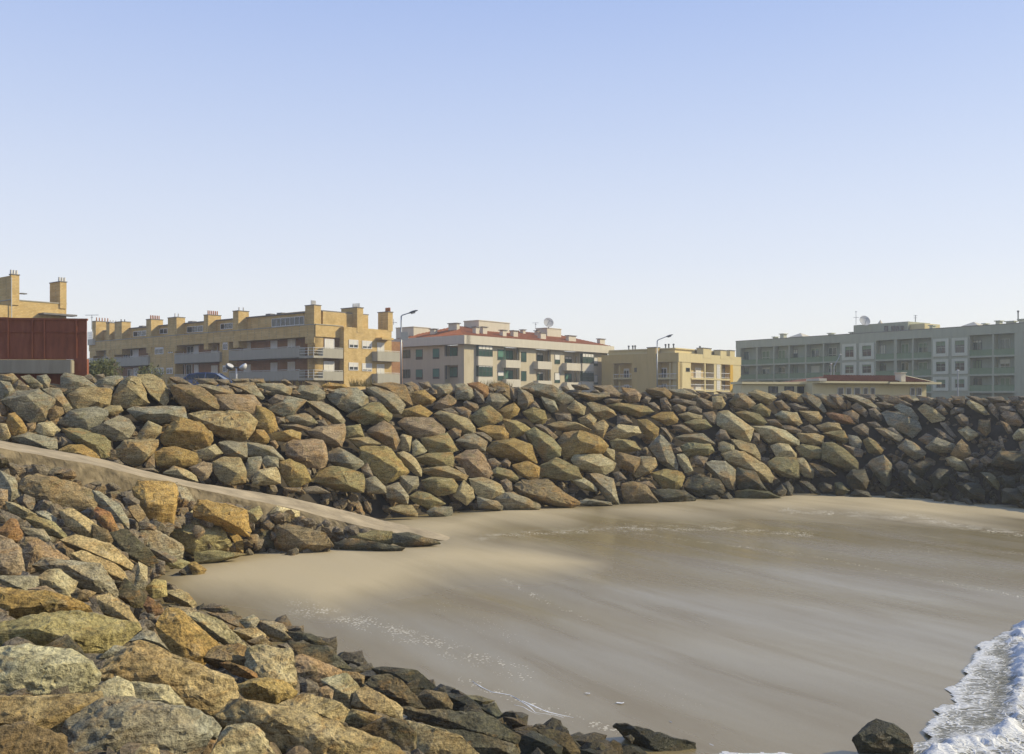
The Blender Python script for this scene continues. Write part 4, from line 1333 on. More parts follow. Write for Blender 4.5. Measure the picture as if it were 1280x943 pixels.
for Lp, w in LINES:
    P = [sand_pt(*q) for q in Lp]
    Q = []
    for a, b_ in zip(P, P[1:]):
        nseg = max(2, int((b_ - a).length / 0.09))
        Q += [a.lerp(b_, i / nseg) for i in range(nseg)]
    prev = None
    for i, q in enumerate(Q):
        e = min(1, min(i, len(Q) - 1 - i) / 6)
        nz = noise.noise(q * 1.7) ; ww = max(0.0, 0.62 * w * e * (0.55 + 0.9 * nz + 0.5 * noise.noise(q * 8)))
        q2 = q + Vector((0.1 * noise.noise(q * 1.3 + Vector((5, 0, 0))), 0.25 * noise.noise(q * 0.9), 0))
        if ww < w * 0.12: prev = None; continue
        ww *= (1 + q.y / 30)
        a = bm.verts.new(q2 + Vector((-ww * .3, -ww, 0.008))); c = bm.verts.new(q2 + Vector((0, 0, 0.014 + 0.05 * ww))); b2 = bm.verts.new(q2 + Vector((ww * .3, ww, 0.008)))
        if prev:
            bm.faces.new((prev[0], a, c, prev[1])); bm.faces.new((prev[1], c, b2, prev[2]))
        prev = (a, c, b2)
tag(bm_obj('sea_foam', bm, M['foam'], smooth=True), 'white froth and thin foam lines left on the wet sand', kind='stuff')

# ------------------------------------------------------------------ buildings
class Face:
    """a vertical facade plane through P (world xy) running along d (unit xy); n is its outward normal"""
    def __init__(s, P, d, n): s.P = Vector((P[0], P[1], 0)); s.d = Vector((d[0], d[1], 0)).normalized(); s.n = Vector((n[0], n[1], 0)).normalized()
    def u(s, px, out=0.0):
        k = (px - CX) / F; Q = s.P + s.n * out
        return (k * Q.y - Q.x) / (s.d.x - k * s.d.y)
    def depth(s, u, out=0.0): return (s.P + s.n * out + s.d * u).y
    def z(s, py, u, out=0.0): return EYE + (HY - py) / F * s.depth(u, out)
    def pt(s, u, out, z): q = s.P + s.d * u + s.n * out; return Vector((q.x, q.y, z))
    def box(s, bm, u0, u1, o0, o1, z0, z1, org):
        if u1 < u0: u0, u1 = u1, u0
        hexa(bm, s.pt(u0, o0, z0) - org, s.d * (u1 - u0), s.n * (o1 - o0), (0, 0, z1 - z0))
    def rect(s, x0, y0, x1, y1, out=0.0):
        a, b = s.u(x0, out), s.u(x1, out)
        if a > b: a, b = b, a
        m_ = (a + b) / 2
        return a, b, s.z(y1, m_, out), s.z(y0, m_, out)

class Bld:
    def __init__(s, name, label, cat, org, group=None):
        s.org = Vector(org); s.root = empty(name, org, label, cat, group)
    def part(s, name, m, fn, parent=None, label=None):
        bm = bmesh.new(); fn(bm)
        o = bm_obj(name, bm, m, parent or s.root)
        if label: o['label'] = label
        return o
    def fbox(s, f, name, m, x0, y0, x1, y1, o0, o1, parent=None, label=None):
        u0, u1, z0, z1 = f.rect(x0, y0, x1, y1, max(o0, o1))
        return s.part(name, m, lambda bm: f.box(bm, u0, u1, o0, o1, z0, z1, s.org), parent, label)
    def ubox(s, f, name, m, u0, u1, o0, o1, z0, z1, parent=None, label=None):
        return s.part(name, m, lambda bm: f.box(bm, u0, u1, o0, o1, z0, z1, s.org), parent, label)
    def window(s, f, x0, y0, x1, y1, out=0.0, fm='frame', gm='glass', nv=2, nh=1, blind=0.0, bmat='blind', name='window', bar=0.07):
        """frame ring standing proud with mullions, panes behind it, a roller blind part way down"""
        u0, u1, z0, z1 = f.rect(x0, y0, x1, y1, out)
        def ring(bm):
            t = bar; w = u1 - u0; h = z1 - z0
            f.box(bm, u0, u1, out - .02, out + .07, z0, z0 + t, s.org); f.box(bm, u0, u1, out - .02, out + .07, z1 - t, z1, s.org)
            f.box(bm, u0, u0 + t, out - .02, out + .068, z0 + t, z1 - t, s.org); f.box(bm, u1 - t, u1, out - .02, out + .068, z0 + t, z1 - t, s.org)
            for k in range(1, nv):
                c = u0 + w * k / nv; f.box(bm, c - t / 2, c + t / 2, out - .02, out + .064, z0 + t, z1 - t, s.org)
            for k in range(1, nh):
                c = z0 + h * k / nh; f.box(bm, u0 + t, u1 - t, out - .02, out + .060, c - t / 2, c + t / 2, s.org)
        w_ = s.part(name, M[fm], ring)
        zb = z1 - (z1 - z0) * blind
        if blind < 1: s.ubox(f, 'pane', M[gm], u0 + .02, u1 - .02, out - .01, out + .03, z0 + .02, zb - .004, w_)
        if blind > 0: s.ubox(f, 'blind', M[bmat], u0 + .02, u1 - .02, out - .01, out + .045, zb, z1 - .02, w_)
        return w_
    def pots(s, f, par, u0, u1, o, z, n_, m='pot', h=0.55, r=0.11):
        for i in range(n_):
            q = f.pt(u0 + (u1 - u0) * (i + .5) / n_, o, z)
            s.part('chimney_pot', M[m], lambda bm: tube(bm, q - s.org, q + Vector((0, 0, h)) - s.org, r, r * .85, 7), par)

A_ = Vector((-0.77, 0.64, 0)).normalized(); B_ = Vector((0.64, 0.77, 0)).normalized()   # street grid directions
NA = Vector((-B_.x, -B_.y, 0)); NB = Vector((-A_.x, -A_.y, 0))                          # outward normals of faces along A_ and B_
STREET = 5.5

# ---- tan brick flats with the stacks
P0 = at(393.5, 500, 122)
T = Bld('apartment_building', 'long tan brick apartment block with many chimney stacks and grey balconies, behind the blue car', 'apartment building', (P0.x, P0.y, STREET))
fl = Face(P0, A_, NA); fr = Face(P0, B_, NB)
org = T.org
uL = fl.u(112); uR = fr.u(490.5)
zPar = 15.55; zPB = 14.05; zR = 17.35
# walls: recessed core, brick piers to the facade plane, parapet band, roof storey set back
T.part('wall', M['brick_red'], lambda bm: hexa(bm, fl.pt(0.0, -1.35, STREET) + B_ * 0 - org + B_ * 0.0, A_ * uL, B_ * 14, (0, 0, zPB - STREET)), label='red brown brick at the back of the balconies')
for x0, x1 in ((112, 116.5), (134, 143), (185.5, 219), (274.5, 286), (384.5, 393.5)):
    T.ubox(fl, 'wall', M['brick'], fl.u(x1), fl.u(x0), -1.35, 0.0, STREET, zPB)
T.ubox(fl, 'parapet', M['brick'], -0.0, uL, -1.3, 0.12, zPB, zPar)
T.ubox(fl, 'coping', M['balcony'], -0.1, uL, -0.3, 0.2, zPar, zPar + 0.10)
T.ubox(fl, 'roof_storey', M['brick'], -0.0, uL, -9, -1.32, zPB, zR)
T.ubox(fl, 'roof_slab', M['cap'], -0.0, uL + .2, -9.1, -1.1, zR, zR + .14)
# right-hand end: recessed bay, then a forward block with four windows
uB0, uB1 = fr.u(430, .9), fr.u(489.5, .9)
T.part('wall', M['brick'], lambda bm: fr.box(bm, 1.36, uB0 + .2, -9, 0.0, STREET, zPB, org))
T.part('wall', M['brick'], lambda bm: fr.box(bm, 0.0, 1.35, -1.2, 0.0, STREET, zPB, org))
T.ubox(fr, 'parapet', M['brick'], 0.01, fr.u(428), -1.3, 0.14, zPB, zPar + .02)
T.ubox(fr, 'coping', M['balcony'], 0.0, fr.u(428), -.3, .22, zPar + .02, zPar + .12)
T.ubox(fr, 'roof_storey', M['brick'], 1.4, uB0 + 1, -8.8, -1.3, zPB, zR + .25)
T.ubox(fr, 'end_block', M['brick'], uB0, uB1, -9, .9, STREET, fr.z(411, (uB0 + uB1) / 2, .9))
# balconies
def balcony(B, f, x0, x1, yt, yb, out, m, rail=True, side=True, name='balcony', y0ref=None):
    u0, u1, z0, z1 = f.rect(x0, yt, x1, yb, out)
    b = B.part(name, m, lambda bm: (f.box(bm, u0, u1, out - .14, out, z0, z1 - .12, B.org), f.box(bm, u0, u1, -1.3, out - .142, z0, z0 + .2, B.org),
                                    f.box(bm, u0, u0 + .12, 0.002, out - .145, z0 + .202, z1 - .12, B.org), f.box(bm, u1 - .12, u1, 0.002, out - .145, z0 + .202, z1 - .12, B.org)))
    if rail:
        B.part('rail', M['rail'], lambda bm: tube(bm, f.pt(u0, out - .07, z1) - B.org, f.pt(u1, out - .07, z1) - B.org, .04, None, 6), b)
        B.part('rail_post', M['rail'], lambda bm: [tube(bm, f.pt(u0 + (u1 - u0) * k / 6, out - .07, z1 - .13) - B.org, f.pt(u0 + (u1 - u0) * k / 6, out - .07, z1) - B.org, .03, None, 5) for k in range(7)], b)
    return b
for yt, yb, dy in ((434, 447.5, 0), (462.5, 475.5, 1)):
    balcony(T, fl, 286, 374, 435.5 if not dy else 463.5, 449 if not dy else 476.5, .95, M['balcony'])
    balcony(T, fl, 218, 274.5, 441 if not dy else 468, 453.5 if not dy else 480, .35, M['balcony'])
    balcony(T, fl, 143, 185, 446 if not dy else 471, 457.5 if not dy else 482, .35, M['balcony'])
    balcony(T, fl, 115, 136, 448.5 if not dy else 472, 459 if not dy else 483, .35, M['balcony'])
    # open corner with rails
    u0, u1, z0, z1 = fl.rect(374, yt - .5, 383.2, yb, .95)
    zf = fr.rect(384, yt, 404, yb, .95)
    c = T.part('balcony_corner', M['balcony'], lambda bm: (fl.box(bm, -.95, fl.u(374, .95), -.3, .95, zf[2], zf[2] + .3, org), fr.box(bm, -.3, fr.u(404, .95), -.3, .95, zf[2] + .001, zf[2] + .302, org)))
    def corner_rails(bm):
        for k in (0.95, 0.62, 0.3):
            z = zf[2] + .3 + k * 1.05
            tube(bm, fl.pt(-.9, .9, z) - org, fl.pt(fl.u(374, .95), .9, z) - org, .035, None, 6)
            tube(bm, fr.pt(-.9, .9, z) - org, fr.pt(fr.u(404, .95), .9, z) - org, .035, None, 6)
        for q in (fl.pt(-.9, .9, 0), fl.pt(.2, .9, 0), fr.pt(.9, .9, 0), fr.pt(fr.u(404, .95), .9, 0)):
            tube(bm, Vector((q.x, q.y, zf[2] + .3)) - org, Vector((q.x, q.y, zf[2] + 1.35)) - org, .045, None, 6)
    T.part('rail', M['rail'], corner_rails, c)
    balcony(T, fr, 404, 429, yt + 1, yb + .5, .95, M['balcony'])
    balcony(T, fr, 472, 500, 439 if not dy else 466.5, 452 if not dy else 479.5, 2.0, M['balcony'])
# doors and windows, left face
for (x0, y0, x1, y1, kind) in ((338.6, 426, 347, 447, 'door'), (360, 424, 369.5, 436, 'blind'), (305, 428, 313.5, 441, 'blind'), (243, 430, 248.5, 445, 'door'), (224.5, 433, 230, 445, 'w'),
                               (234, 433, 242.5, 445, 'w'), (264.5, 431, 272.5, 448, 'blind'), (155, 437, 160, 449, 'w'), (161, 437, 166.5, 449, 'w'), (167, 435, 173.5, 449, 'door'),
                               (122, 438, 134, 452, 'blind'), (338.6, 453.5, 347, 474, 'door'), (360, 452.5, 369, 466, 'blind'), (305, 456, 313.5, 468, 'blind'), (243, 456, 248.5, 470, 'door'),
                               (224, 456, 231, 470, 'w'), (233, 456, 240.5, 470, 'w'), (264.5, 457, 272.5, 473, 'blind'), (160, 462, 166, 476, 'w'), (167, 460, 173, 476, 'door')):
    if kind == 'door': T.window(fl, x0, y0, x1, y1, -1.35, nv=1, blind=1.0, bmat='door', name='door')
    elif kind == 'blind': T.window(fl, x0, y0, x1, y1, -1.35, nv=2, blind=.85)
    else: T.window(fl, x0, y0, x1, y1, -1.35, nv=2)
for (x0, y0, x1, y1) in ((279, 428, 284.5, 437.5), (194, 434.5, 204.5, 443), (210.5, 433, 216, 441.5), (194.5, 460, 204.5, 468), (208.5, 460, 216, 467.5), (279, 457, 284.5, 465.5), (186.5, 461, 190, 468)):
    T.window(fl, x0, y0, x1, y1, 0.0, nv=2, blind=.25)
for (x0, y0, x1, y1, n_) in ((340, 397, 380.5, 407.5, 7), (276, 404.5, 291, 411.5, 3), (234, 408, 254, 415.5, 3), (200, 411, 209.5, 417.5, 2), (167, 414, 183, 420.5, 3)):
    T.window(fl, x0, y0, x1, y1, -1.32, nv=n_, bar=.06)
# right face
T.window(fr, 405.5, 424, 417.5, 446, 0.0, nv=2, blind=.95); T.window(fr, 404.5, 452, 417.5, 474, 0.0, nv=2, blind=.95)
for (x0, y0, x1, y1, bl) in ((436, 425, 447.5, 435.3, .6), (452.6, 426.3, 464.6, 436.2, .7), (436, 453.5, 447.5, 463.2, .55), (452.6, 454.5, 464.6, 464.2, .8)):
    T.window(fr, x0, y0, x1, y1, .9, nv=2, blind=bl)
T.window(fr, 471.5, 428.5, 480, 450, .9, nv=2, blind=.9); T.window(fr, 471, 455.5, 480, 478, .9, nv=2, blind=.9)
T.window(fr, 401, 397, 425, 404.5, -1.3, nv=5, bar=.06)
T.ubox(fr, 'canopy', M['brick'], fr.u(470, .9), fr.u(492, 2.1), .9, 2.1, fr.z(426.5, 14, 2), fr.z(424, 14, 2))
# chimney stacks on the left face (front and lit right flank), then the two long ones at the end
def stack(x0, x1, yt, dep, npots, m='pot', zb=13.2, out=.10, hh=.6):
    u0, u1 = fl.u(x0), fl.u(x1)
    if u0 > u1: u0, u1 = u1, u0
    zt = fl.z(yt, u0)
    k = T.ubox(fl, 'chimney', M['brick'], u0, u1, -dep, out, zb, zt)
    T.ubox(fl, 'chimney_cap', M['cap'], u0 - .06, u1 + .06, -dep - .06, out + .06, zt, zt + .1, k)
    if npots:
        for i in range(npots):
            q = fl.pt((u0 + u1) / 2, out - .2 - (dep - .2) * (i + .5) / npots, zt + .1)
            T.part('chimney_pot', M[m], lambda bm: tube(bm, q - org, q + Vector((0, 0, hh)) - org, .10, .085, 7), k)
stack(382.2, 393.5, 381.8, 1.0, 4, 'dish')
stack(292, 298.8, 389, 1.6, 2, 'dish', hh=.5)
stack(255.5, 261, 394, 2.0, 6)
stack(210.5, 221.5, 397, 1.3, 2, 'dish')
stack(183.5, 189.5, 399.5, 1.9, 6)
stack(144, 153, 402.5, 1.4, 2, 'cap', hh=.4)
stack(133.5, 137.5, 404, 1.6, 3, 'dish', hh=.4)
stack(116, 120.5, 402, 2.6, 5)
for (x0, xm, x1, yt, zb_y) in ((426.5, 446.5, 454, 384.8, 416), (472.5, 485, 491, 390.3, 414)):
    uc = fr.u(xm, .95); u1 = fr.u(x1, .95)
    zt = fr.z(yt, uc, .95)
    fc_ = Face(fr.pt(uc, .95, 0), A_, NA)
    ln = fc_.u(x0)
    k = T.part('chimney', M['brick'], lambda bm: fr.box(bm, uc, u1, .95 - ln, .95, fr.z(zb_y, uc, .95), zt, org))
    T.part('chimney_cap', M['cap'], lambda bm: fr.box(bm, uc - .08, u1 + .08, .87 - ln, 1.03, zt, zt + .1, org), k)
    for i in range(4):
        q = fr.pt((uc + u1) / 2, .9 - ln * (.05 + .12 * i), zt + .1)
        T.part('chimney_pot', M['dish' if xm < 460 else 'pot'], lambda bm: tube(bm, q - org, q + Vector((0, 0, .55)) - org, .13, .1, 7), k)
for px, py in ((178, 413), (240, 397), (338, 388), (352, 386)):
    u = fl.u(px, -3); q = fl.pt(u, -3, zR + .1)
    T.part('roof_vent', M['cap'], lambda bm: hexa(bm, q - org, A_ * 1.1, B_ * .8, (0, 0, .5)))
# white lattice balconies at the far end
for y0, y1 in ((415, 431.5), (439.5, 447.5), (448, 465)):
    pass
for (yt, ym, yb) in ((415, 424.5, 431.5), (448, 458, 465)):
    fx = Face(fl.pt(uL, 0, 0), A_, NA)
    u0, u1, z0, z1 = fx.rect(109.5, yt, 115.5, yb, .6)
    g_ = T.part('balcony', M['white'], lambda bm: fx.box(bm, u0, u1, -.6, .6, z0, z0 + (z1 - z0) * .42, org))
    T.part('lattice', M['frame'], lambda bm: [fx.box(bm, u0 + (u1 - u0) * k / 4 - .03, u0 + (u1 - u0) * k / 4 + .03, .5, .58, z0 + (z1 - z0) * .42, z1, org) for k in range(5)] + [fx.box(bm, u0, u1, .48, .5, z0 + (z1 - z0) * (.42 + .14 * j), z0 + (z1 - z0) * (.42 + .14 * j) + .06, org) for j in range(5)], g_)

# ---- second tan block, far left behind the rusty panels
P1 = at(13.5, 500, 100)
T2 = Bld('apartment_building', 'tan brick building end with two tall chimney stacks rising over the rusty red panels', 'apartment building', (P1.x, P1.y, STREET))
f2 = Face(P1, B_, NB); f2l = Face(P1, A_, NA)
ue = f2.u(83)
zroof = f2.z(378, ue / 2)
T2.ubox(f2, 'wall', M['brick'], 0, ue, -10, 0, STREET, zroof)
T2.ubox(f2, 'coping', M['balcony'], -.05, ue + .05, -10.05, .06, zroof, zroof + .1)
T2.ubox(f2l, 'wall', M['brick'], 0.01, 16, -3.0, 1.8, STREET, f2l.z(384, 2))
T2.ubox(f2l, 'roof_storey', M['brick'], 0.01, 16, -.8, -.02, f2l.z(384, 2), f2l.z(345, .5))
T2.ubox(f2, 'canopy', M['cap'], f2.u(48), f2.u(90), .01, 1.2, f2.z(396, ue), f2.z(394, ue))
for (x0, xm, x1, yt) in ((0, 14, 24.2, 343.5), (65.5, 75, 83.2, 352.5)):
    uc = f2.u(xm, .12); u1 = f2.u(x1, .12); zt = f2.z(yt, uc, .12)
    ln = 2.4 if x0 else .4
    k = T2.part('chimney', M['brick'], lambda bm: f2.box(bm, uc, u1, .12 - ln, .12, zroof - .5, zt, T2.org))
    T2.part('chimney_cap', M['cap'], lambda bm: f2.box(bm, uc - .06, u1 + .06, .06 - ln, .18, zt, zt + .09, T2.org), k)
    for i in range(3):
        q = f2.pt((uc + u1) / 2 + (i - 1) * .28, -.2, zt + .09)
        T2.part('chimney_pot', M['dish'], lambda bm: tube(bm, q - T2.org, q + Vector((0, 0, .45)) - T2.org, .14, .11, 7), k)
q0 = f2.pt(f2.u(14.5, .2), .2, STREET)
T2.part('drainpipe', M['rail'], lambda bm: tube(bm, Vector((0, 0, 2)) + q0 - T2.org, Vector((q0.x, q0.y, f2.z(347, 0))) - T2.org, .05, None, 6))
q0 = f2.pt(f2.u(26), .12, f2.z(367, .5))
T2.part('roof_vent', M['cap'], lambda bm: hexa(bm, q0 - T2.org, B_ * .6, A_ * .6, (0, 0, .1)))

# ---- cream block with the red tiled roof
P2 = at(580, 500, 150)
Wt = Bld('apartment_building', 'cream apartment block with a red tiled roof, green shutters and a satellite dish on top', 'apartment building', (P2.x, P2.y, STREET))
gl = Face(P2, A_, NA); gr = Face(P2, B_, NB); org2 = Wt.org
vL = gl.u(488); vR = gr.u(759.5)
zE0 = gr.z(430.5, 0); zE1 = gr.z(419.5, 0)
def skin(B, m, f, ints, back, z0, z1):
    for x0, x1 in ints: B.ubox(f, 'wall', m, f.u(x0), f.u(x1), -back, 0, z0, z1)
zf2 = gr.z(461, 0); zf1 = gr.z(489, 0)
Wt.part('wall', M['cream'], lambda bm: hexa(bm, gl.pt(0, -1.3, STREET) + B_ * 0.0 - org2 + NB * -1.3, A_ * (vL - 1.3), B_ * (vR - 2.6), (0, 0, zE0 - STREET)), label='shaded back wall of the loggias')
skin(Wt, M['cream'], gl, ((488, 555.5),), 1.3, STREET, zE0); skin(Wt, M['cream'], gr, ((580, 597), (616, 630), (649.5, 670), (688.5, 705.5), (724.5, 759.5)), 1.3, STREET, zE0)
Wt.part('wall', M['cream'], lambda bm: gl.box(bm, gl.u(580), gl.u(555.5), -1.3, -.003, gl.z(456.5, 1), gl.z(445, 1), org2))
skin(Wt, M['white'], gr, ((597, 616),), 1.3, STREET, zE0)
Wt.part('fascia', M['white'], lambda bm: gl.box(bm, -.9, vL + .5, -.5, .9, zE0, zE1, org2))
Wt.part('fascia', M['white'], lambda bm: gr.box(bm, -.395, vR + .9, -.5, .9, zE0 + .002, zE1 + .002, org2))
# hipped roof
def hip(bm):
    o = gr.pt(-.6, .6, zE1 - .05) - org2
    la, lb, h = 15.5, vR + 1.2, 2.15
    b = [o, o + A_ * la, o + A_ * la + B_ * lb, o + B_ * lb]
    r = [o + A_ * la / 2 + B_ * 6.5 + Vector((0, 0, h)), o + A_ * la / 2 + B_ * (lb - 6.5) + Vector((0, 0, h))]
    v = [bm.verts.new(p) for p in b + r]
    for f in ((0, 1, 4), (1, 2, 5, 4), (2, 3, 5), (3, 0, 4, 5), (3, 2, 1, 0)): bm.faces.new([v[i] for i in f])
rf = Wt.part('roof', M['roof'], hip)
def tile_rolls(bm):
    # rolls of the tiling running down the two slopes in view
    o = gr.pt(-.6, .6, zE1 - .05) - org2
    la, lb, h = 15.5, vR + 1.2, 2.15
    n_ = int(lb / .45)
    for i in range(n_):
        t = (i + .5) * .45
        top = min(1.0, t / 6.5, (lb - t) / 6.5)
        a = o + B_ * t; b = o + B_ * t + A_ * (la / 2) * top + Vector((0, 0, h * top))
        tube(bm, a + Vector((0, 0, .03)), b + Vector((0, 0, .03)), .10, .10, 5, False)
    n_ = int(la / .45)
    for i in range(n_):
        t = (i + .5) * .45
        top = min(1.0, t / (la / 2), (la - t) / (la / 2))
        a = o + A_ * t; b = a + B_ * 6.5 * top + Vector((0, 0, h * top))
        tube(bm, a + Vector((0, 0, .03)), b + Vector((0, 0, .03)), .10, .10, 5, False)
tag(Wt.part('roof_tiles', M['roof'], tile_rolls, rf), kind='stuff')
# plant rooms on the roof
def plant(x0, xm, x1, yt, off, m1):
    f = Face(gl.pt(0, 0, 0) + B_ * off + A_ * 4.5, B_, NB)
    uc = f.u(xm); u1 = f.u(x1); zt = f.z(yt, uc)
    f_l = Face(f.pt(uc, 0, 0), A_, NA); ln = f_l.u(x0)
    return Wt.part('plant_room', m1, lambda bm: (f.box(bm, uc, u1, -ln, 0, zE1 - .4, zt, org2), f.box(bm, uc - .1, u1 + .1, -ln - .1, .1, zt, zt + .12, org2)))
plant(580, 598.5, 637, 401, 2, M['white']); plant(670, 684, 701.5, 410.5, 24, M['white'])
f = Face(gl.pt(12, 0, 0), B_, NB)
Wt.part('plant_room', M['white'], lambda bm: (lambda uc, u1: (f.box(bm, uc, u1, -4.2, 0, zE1 - .5, f.z(409, uc), org2), f.box(bm, uc - .1, u1 + .1, -4.3, .1, f.z(409, uc), f.z(408.3, uc), org2)))(f.u(517), f.u(538)))
for (x0, x1, yt, yb, off) in ((537.5, 543, 411, 420.5, -1), (560.5, 571, 404, 413.5, -3), (594.8, 599.2, 408.5, 419.5, -1.2), (603.7, 609, 408.5, 419, -1.6), (628.6, 633.2, 412.5, 424, -.9),
                              (642, 647.5, 413.2, 424, -1.2), (654, 657, 412, 417.5, -5), (672, 674.8, 413.2, 420.5, -4), (676, 682.5, 415.8, 426, -1.2), (711, 720, 419.5, 430, -1.2), (750, 756.2, 423.5, 433, -1)):
    ff = gr if x0 > 575 else gl
    u0, u1, z0, z1 = ff.rect(x0, yt, x1, yb, off)
    k = Wt.part('chimney', M['white'], lambda bm: ff.box(bm, u0, u1, off - .7, off, z0 - .8, z1 - .12, org2))
    Wt.part('chimney_cap', M['cap'], lambda bm: ff.box(bm, u0 - .16, u1 + .16, off - .86, off + .16, z1 - .118, z1, org2), k)
# left face windows
for (x0, y0, x1, y1, bl) in ((520, 437, 528.3, 449.8, .72), (541.2, 436, 549.2, 448.8, .85), (520, 462, 528.3, 474.6, .78), (541.2, 461, 549.2, 473.8, .8)):
    Wt.window(gl, x0, y0, x1, y1, 0.0, fm='dark_frame', nv=1, blind=bl, bmat='green_blind')
for y0, y1 in ((437.5, 448), (462, 473)): Wt.window(gl, 503.5, y0, 513, y1, 0.0, fm='dark_frame', nv=3, gm='glass_green')
for y0, y1 in ((434.5, 446), (459, 472)):
    Wt.window(gl, 560.5, y0, 572, y1, -1.3, fm='dark_frame', nv=2, blind=.9, bmat='green_blind')
    Wt.ubox(gl, 'column', M['dark_frame'], gl.u(557.6), gl.u(556.6), -.2, -.05, gl.z(y1 + 2, 2), gl.z(y0 - 3, 2))
# right face
def wbal(x0, x1, yt, yb, out=1.0): return balcony(Wt, gr, x0, x1, yt, yb, out, M['white'], rail=False)
for x0, x1, a in ((632.5, 651, (449.5, 460)), (672.5, 690, (451.2, 461.7)), (708.5, 726, (453.4, 463.5))):
    wbal(x0, x1, *a); wbal(x0 + .5, x1, a[0] + 24, a[1] + 24)
for (x0, y0, x1, y1, bm_, bl) in ((632, 438.5, 641, 451, 'green_blind', .8), (632, 463, 641, 475, 'green_blind', .85), (671, 441, 678.5, 453, 'blind', .25), (671, 465, 678.5, 476, 'blind', .2),
                                  (706, 446, 714.5, 456, 'blind', .3), (706, 467, 714.5, 478, 'green_blind', .6)):
    Wt.window(gr, x0, y0, x1, y1, -1.3, fm='dark_frame', nv=2, blind=bl, bmat=bm_, gm='glass_green')
    Wt.ubox(gr, 'column', M['dark_frame'], gr.u(x0 + 15.4), gr.u(x0 + 16.2), -.3, -.15, gr.z(y1 + 1, 20), gr.z(y0 - 3, 20))
for (x0, y0, x1, y1, bl, bm_) in ((622, 437, 629.6, 450.3, .7, 'green_blind'), (622, 464, 629.6, 476, .5, 'blind'), (651.3, 440, 657.8, 452.6, 0, 'blind'), (651.3, 464, 657.8, 476.5, 0, 'blind'),
                                  (693.2, 443, 699.8, 455.3, .55, 'blind'), (693.2, 466, 699.8, 479, .7, 'blind'), (742.2, 447, 747, 457.8, .7, 'blind'), (742.2, 469, 747, 480.5, .8, 'blind')):
    Wt.window(gr, x0, y0, x1, y1, 0.0, fm='dark_frame', nv=1, blind=bl, bmat=bm_, gm='glass_green')
for (x0, x1, ys_) in ((598, 615.6, ((432, 445.8), (457.5, 471))), (728, 742, ((442.3, 454.5), (464.5, 477)))):
    for y0, y1 in ys_:
        u0, u1, z0, z1 = gr.rect(x0, y0, x1, y1, .5)
        Wt.ubox(gr, 'bay_window_core', M['glass_green'], u0 + .05, u1 - .05, .002, .47, z0 + .05, z1 - .05)
        Wt.window(gr, x0, y0, x1, y1, .48, fm='dark_frame', nv=4, nh=2, gm='glass_green', name='bay_window', blind=.35 if y0 < 450 else .1)
    u0, u1 = gr.u(x0, .5), gr.u(x1, .5)
    z_ = [gr.rect(x0, y0, x1, y1, .5) for y0, y1 in ys_]
    Wt.ubox(gr, 'bay_panel', M['white'], u0, u1, .003, .5, z_[1][3] + .02, z_[0][2] - .02)
    Wt.ubox(gr, 'bay_panel', M['white'], u0, u1, .003, .5, STREET, z_[1][2] - .02)
Wt.ubox(gr, 'drainpipe', M['green_blind'], gr.u(630.2), gr.u(631), .01, .12, STREET, zE0 - .05)
Wt.part('balcony', M['white'], lambda bm: gr.box(bm, vR + .003, vR + 1.1, -3, -.4, gr.z(466, vR), gr.z(457, vR), org2))

# ---- yellow block
P3 = at(847.8, 500, 166)
Y = Bld('apartment_building', 'low yellow apartment block with open corner loggias, half hidden behind the plain tall lamp post', 'apartment building', (P3.x, P3.y, STREET))
yl = Face(P3, A_, NA); yr = Face(P3, B_, NB); org3 = Y.org
yL = yl.u(752); yR = yr.u(926)
zB0 = yl.z(452.3, 0); zB1 = yl.z(441, 0)
Y.part('wall', M['yellow'], lambda bm: hexa(bm, yl.pt(1.4, -1.4, STREET) - org3, A_ * (yL - 1.4), B_ * (yR - 1.4), (0, 0, zB0 - STREET)))
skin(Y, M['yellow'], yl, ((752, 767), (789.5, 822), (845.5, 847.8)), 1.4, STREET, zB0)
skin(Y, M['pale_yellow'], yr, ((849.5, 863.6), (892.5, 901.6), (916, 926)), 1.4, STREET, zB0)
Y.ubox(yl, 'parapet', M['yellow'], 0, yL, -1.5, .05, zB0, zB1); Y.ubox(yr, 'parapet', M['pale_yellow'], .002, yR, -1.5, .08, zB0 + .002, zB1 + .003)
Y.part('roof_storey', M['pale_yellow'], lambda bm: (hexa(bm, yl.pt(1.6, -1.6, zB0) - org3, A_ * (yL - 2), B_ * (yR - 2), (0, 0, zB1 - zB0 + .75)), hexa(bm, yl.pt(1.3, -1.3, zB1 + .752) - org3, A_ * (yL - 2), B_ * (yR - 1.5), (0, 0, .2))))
for (x0, x1, yt, yb, ff, mm) in ((809, 820, 435, 447, yl, 'yellow'), (879, 889, 436, 448, yr, 'pale_yellow'), (900.5, 908, 438.5, 449, yr, 'pale_yellow'), (912.5, 918.5, 438.8, 449, yr, 'pale_yellow')):
    u0, u1, z0, z1 = ff.rect(x0, yt, x1, yb, .1)
    k = Y.part('chimney', M[mm], lambda bm: ff.box(bm, u0, u1, -1.2, .12, z0, z1, org3))
    Y.part('chimney_cap', M['cap'], lambda bm: ff.box(bm, u0 - .1, u1 + .1, -1.3, .22, z1, z1 + .12, org3), k)
for px, ff in ((786, yl), (791, yl), (794, yl), (832, yl), (836, yl), (842, yl), (875, yr)):
    u = ff.u(px, -2.5); q = ff.pt(u, -2.5, zB1 + .9)
    Y.part('roof_vent', M['lamp_head'], lambda bm: (tube(bm, q - org3, q + Vector((0, 0, .6)) - org3, .12, .12, 6), tube(bm, q + Vector((0, 0, .6)) - org3, q + Vector((0, 0, .85)) - org3, .22, .16, 6)))
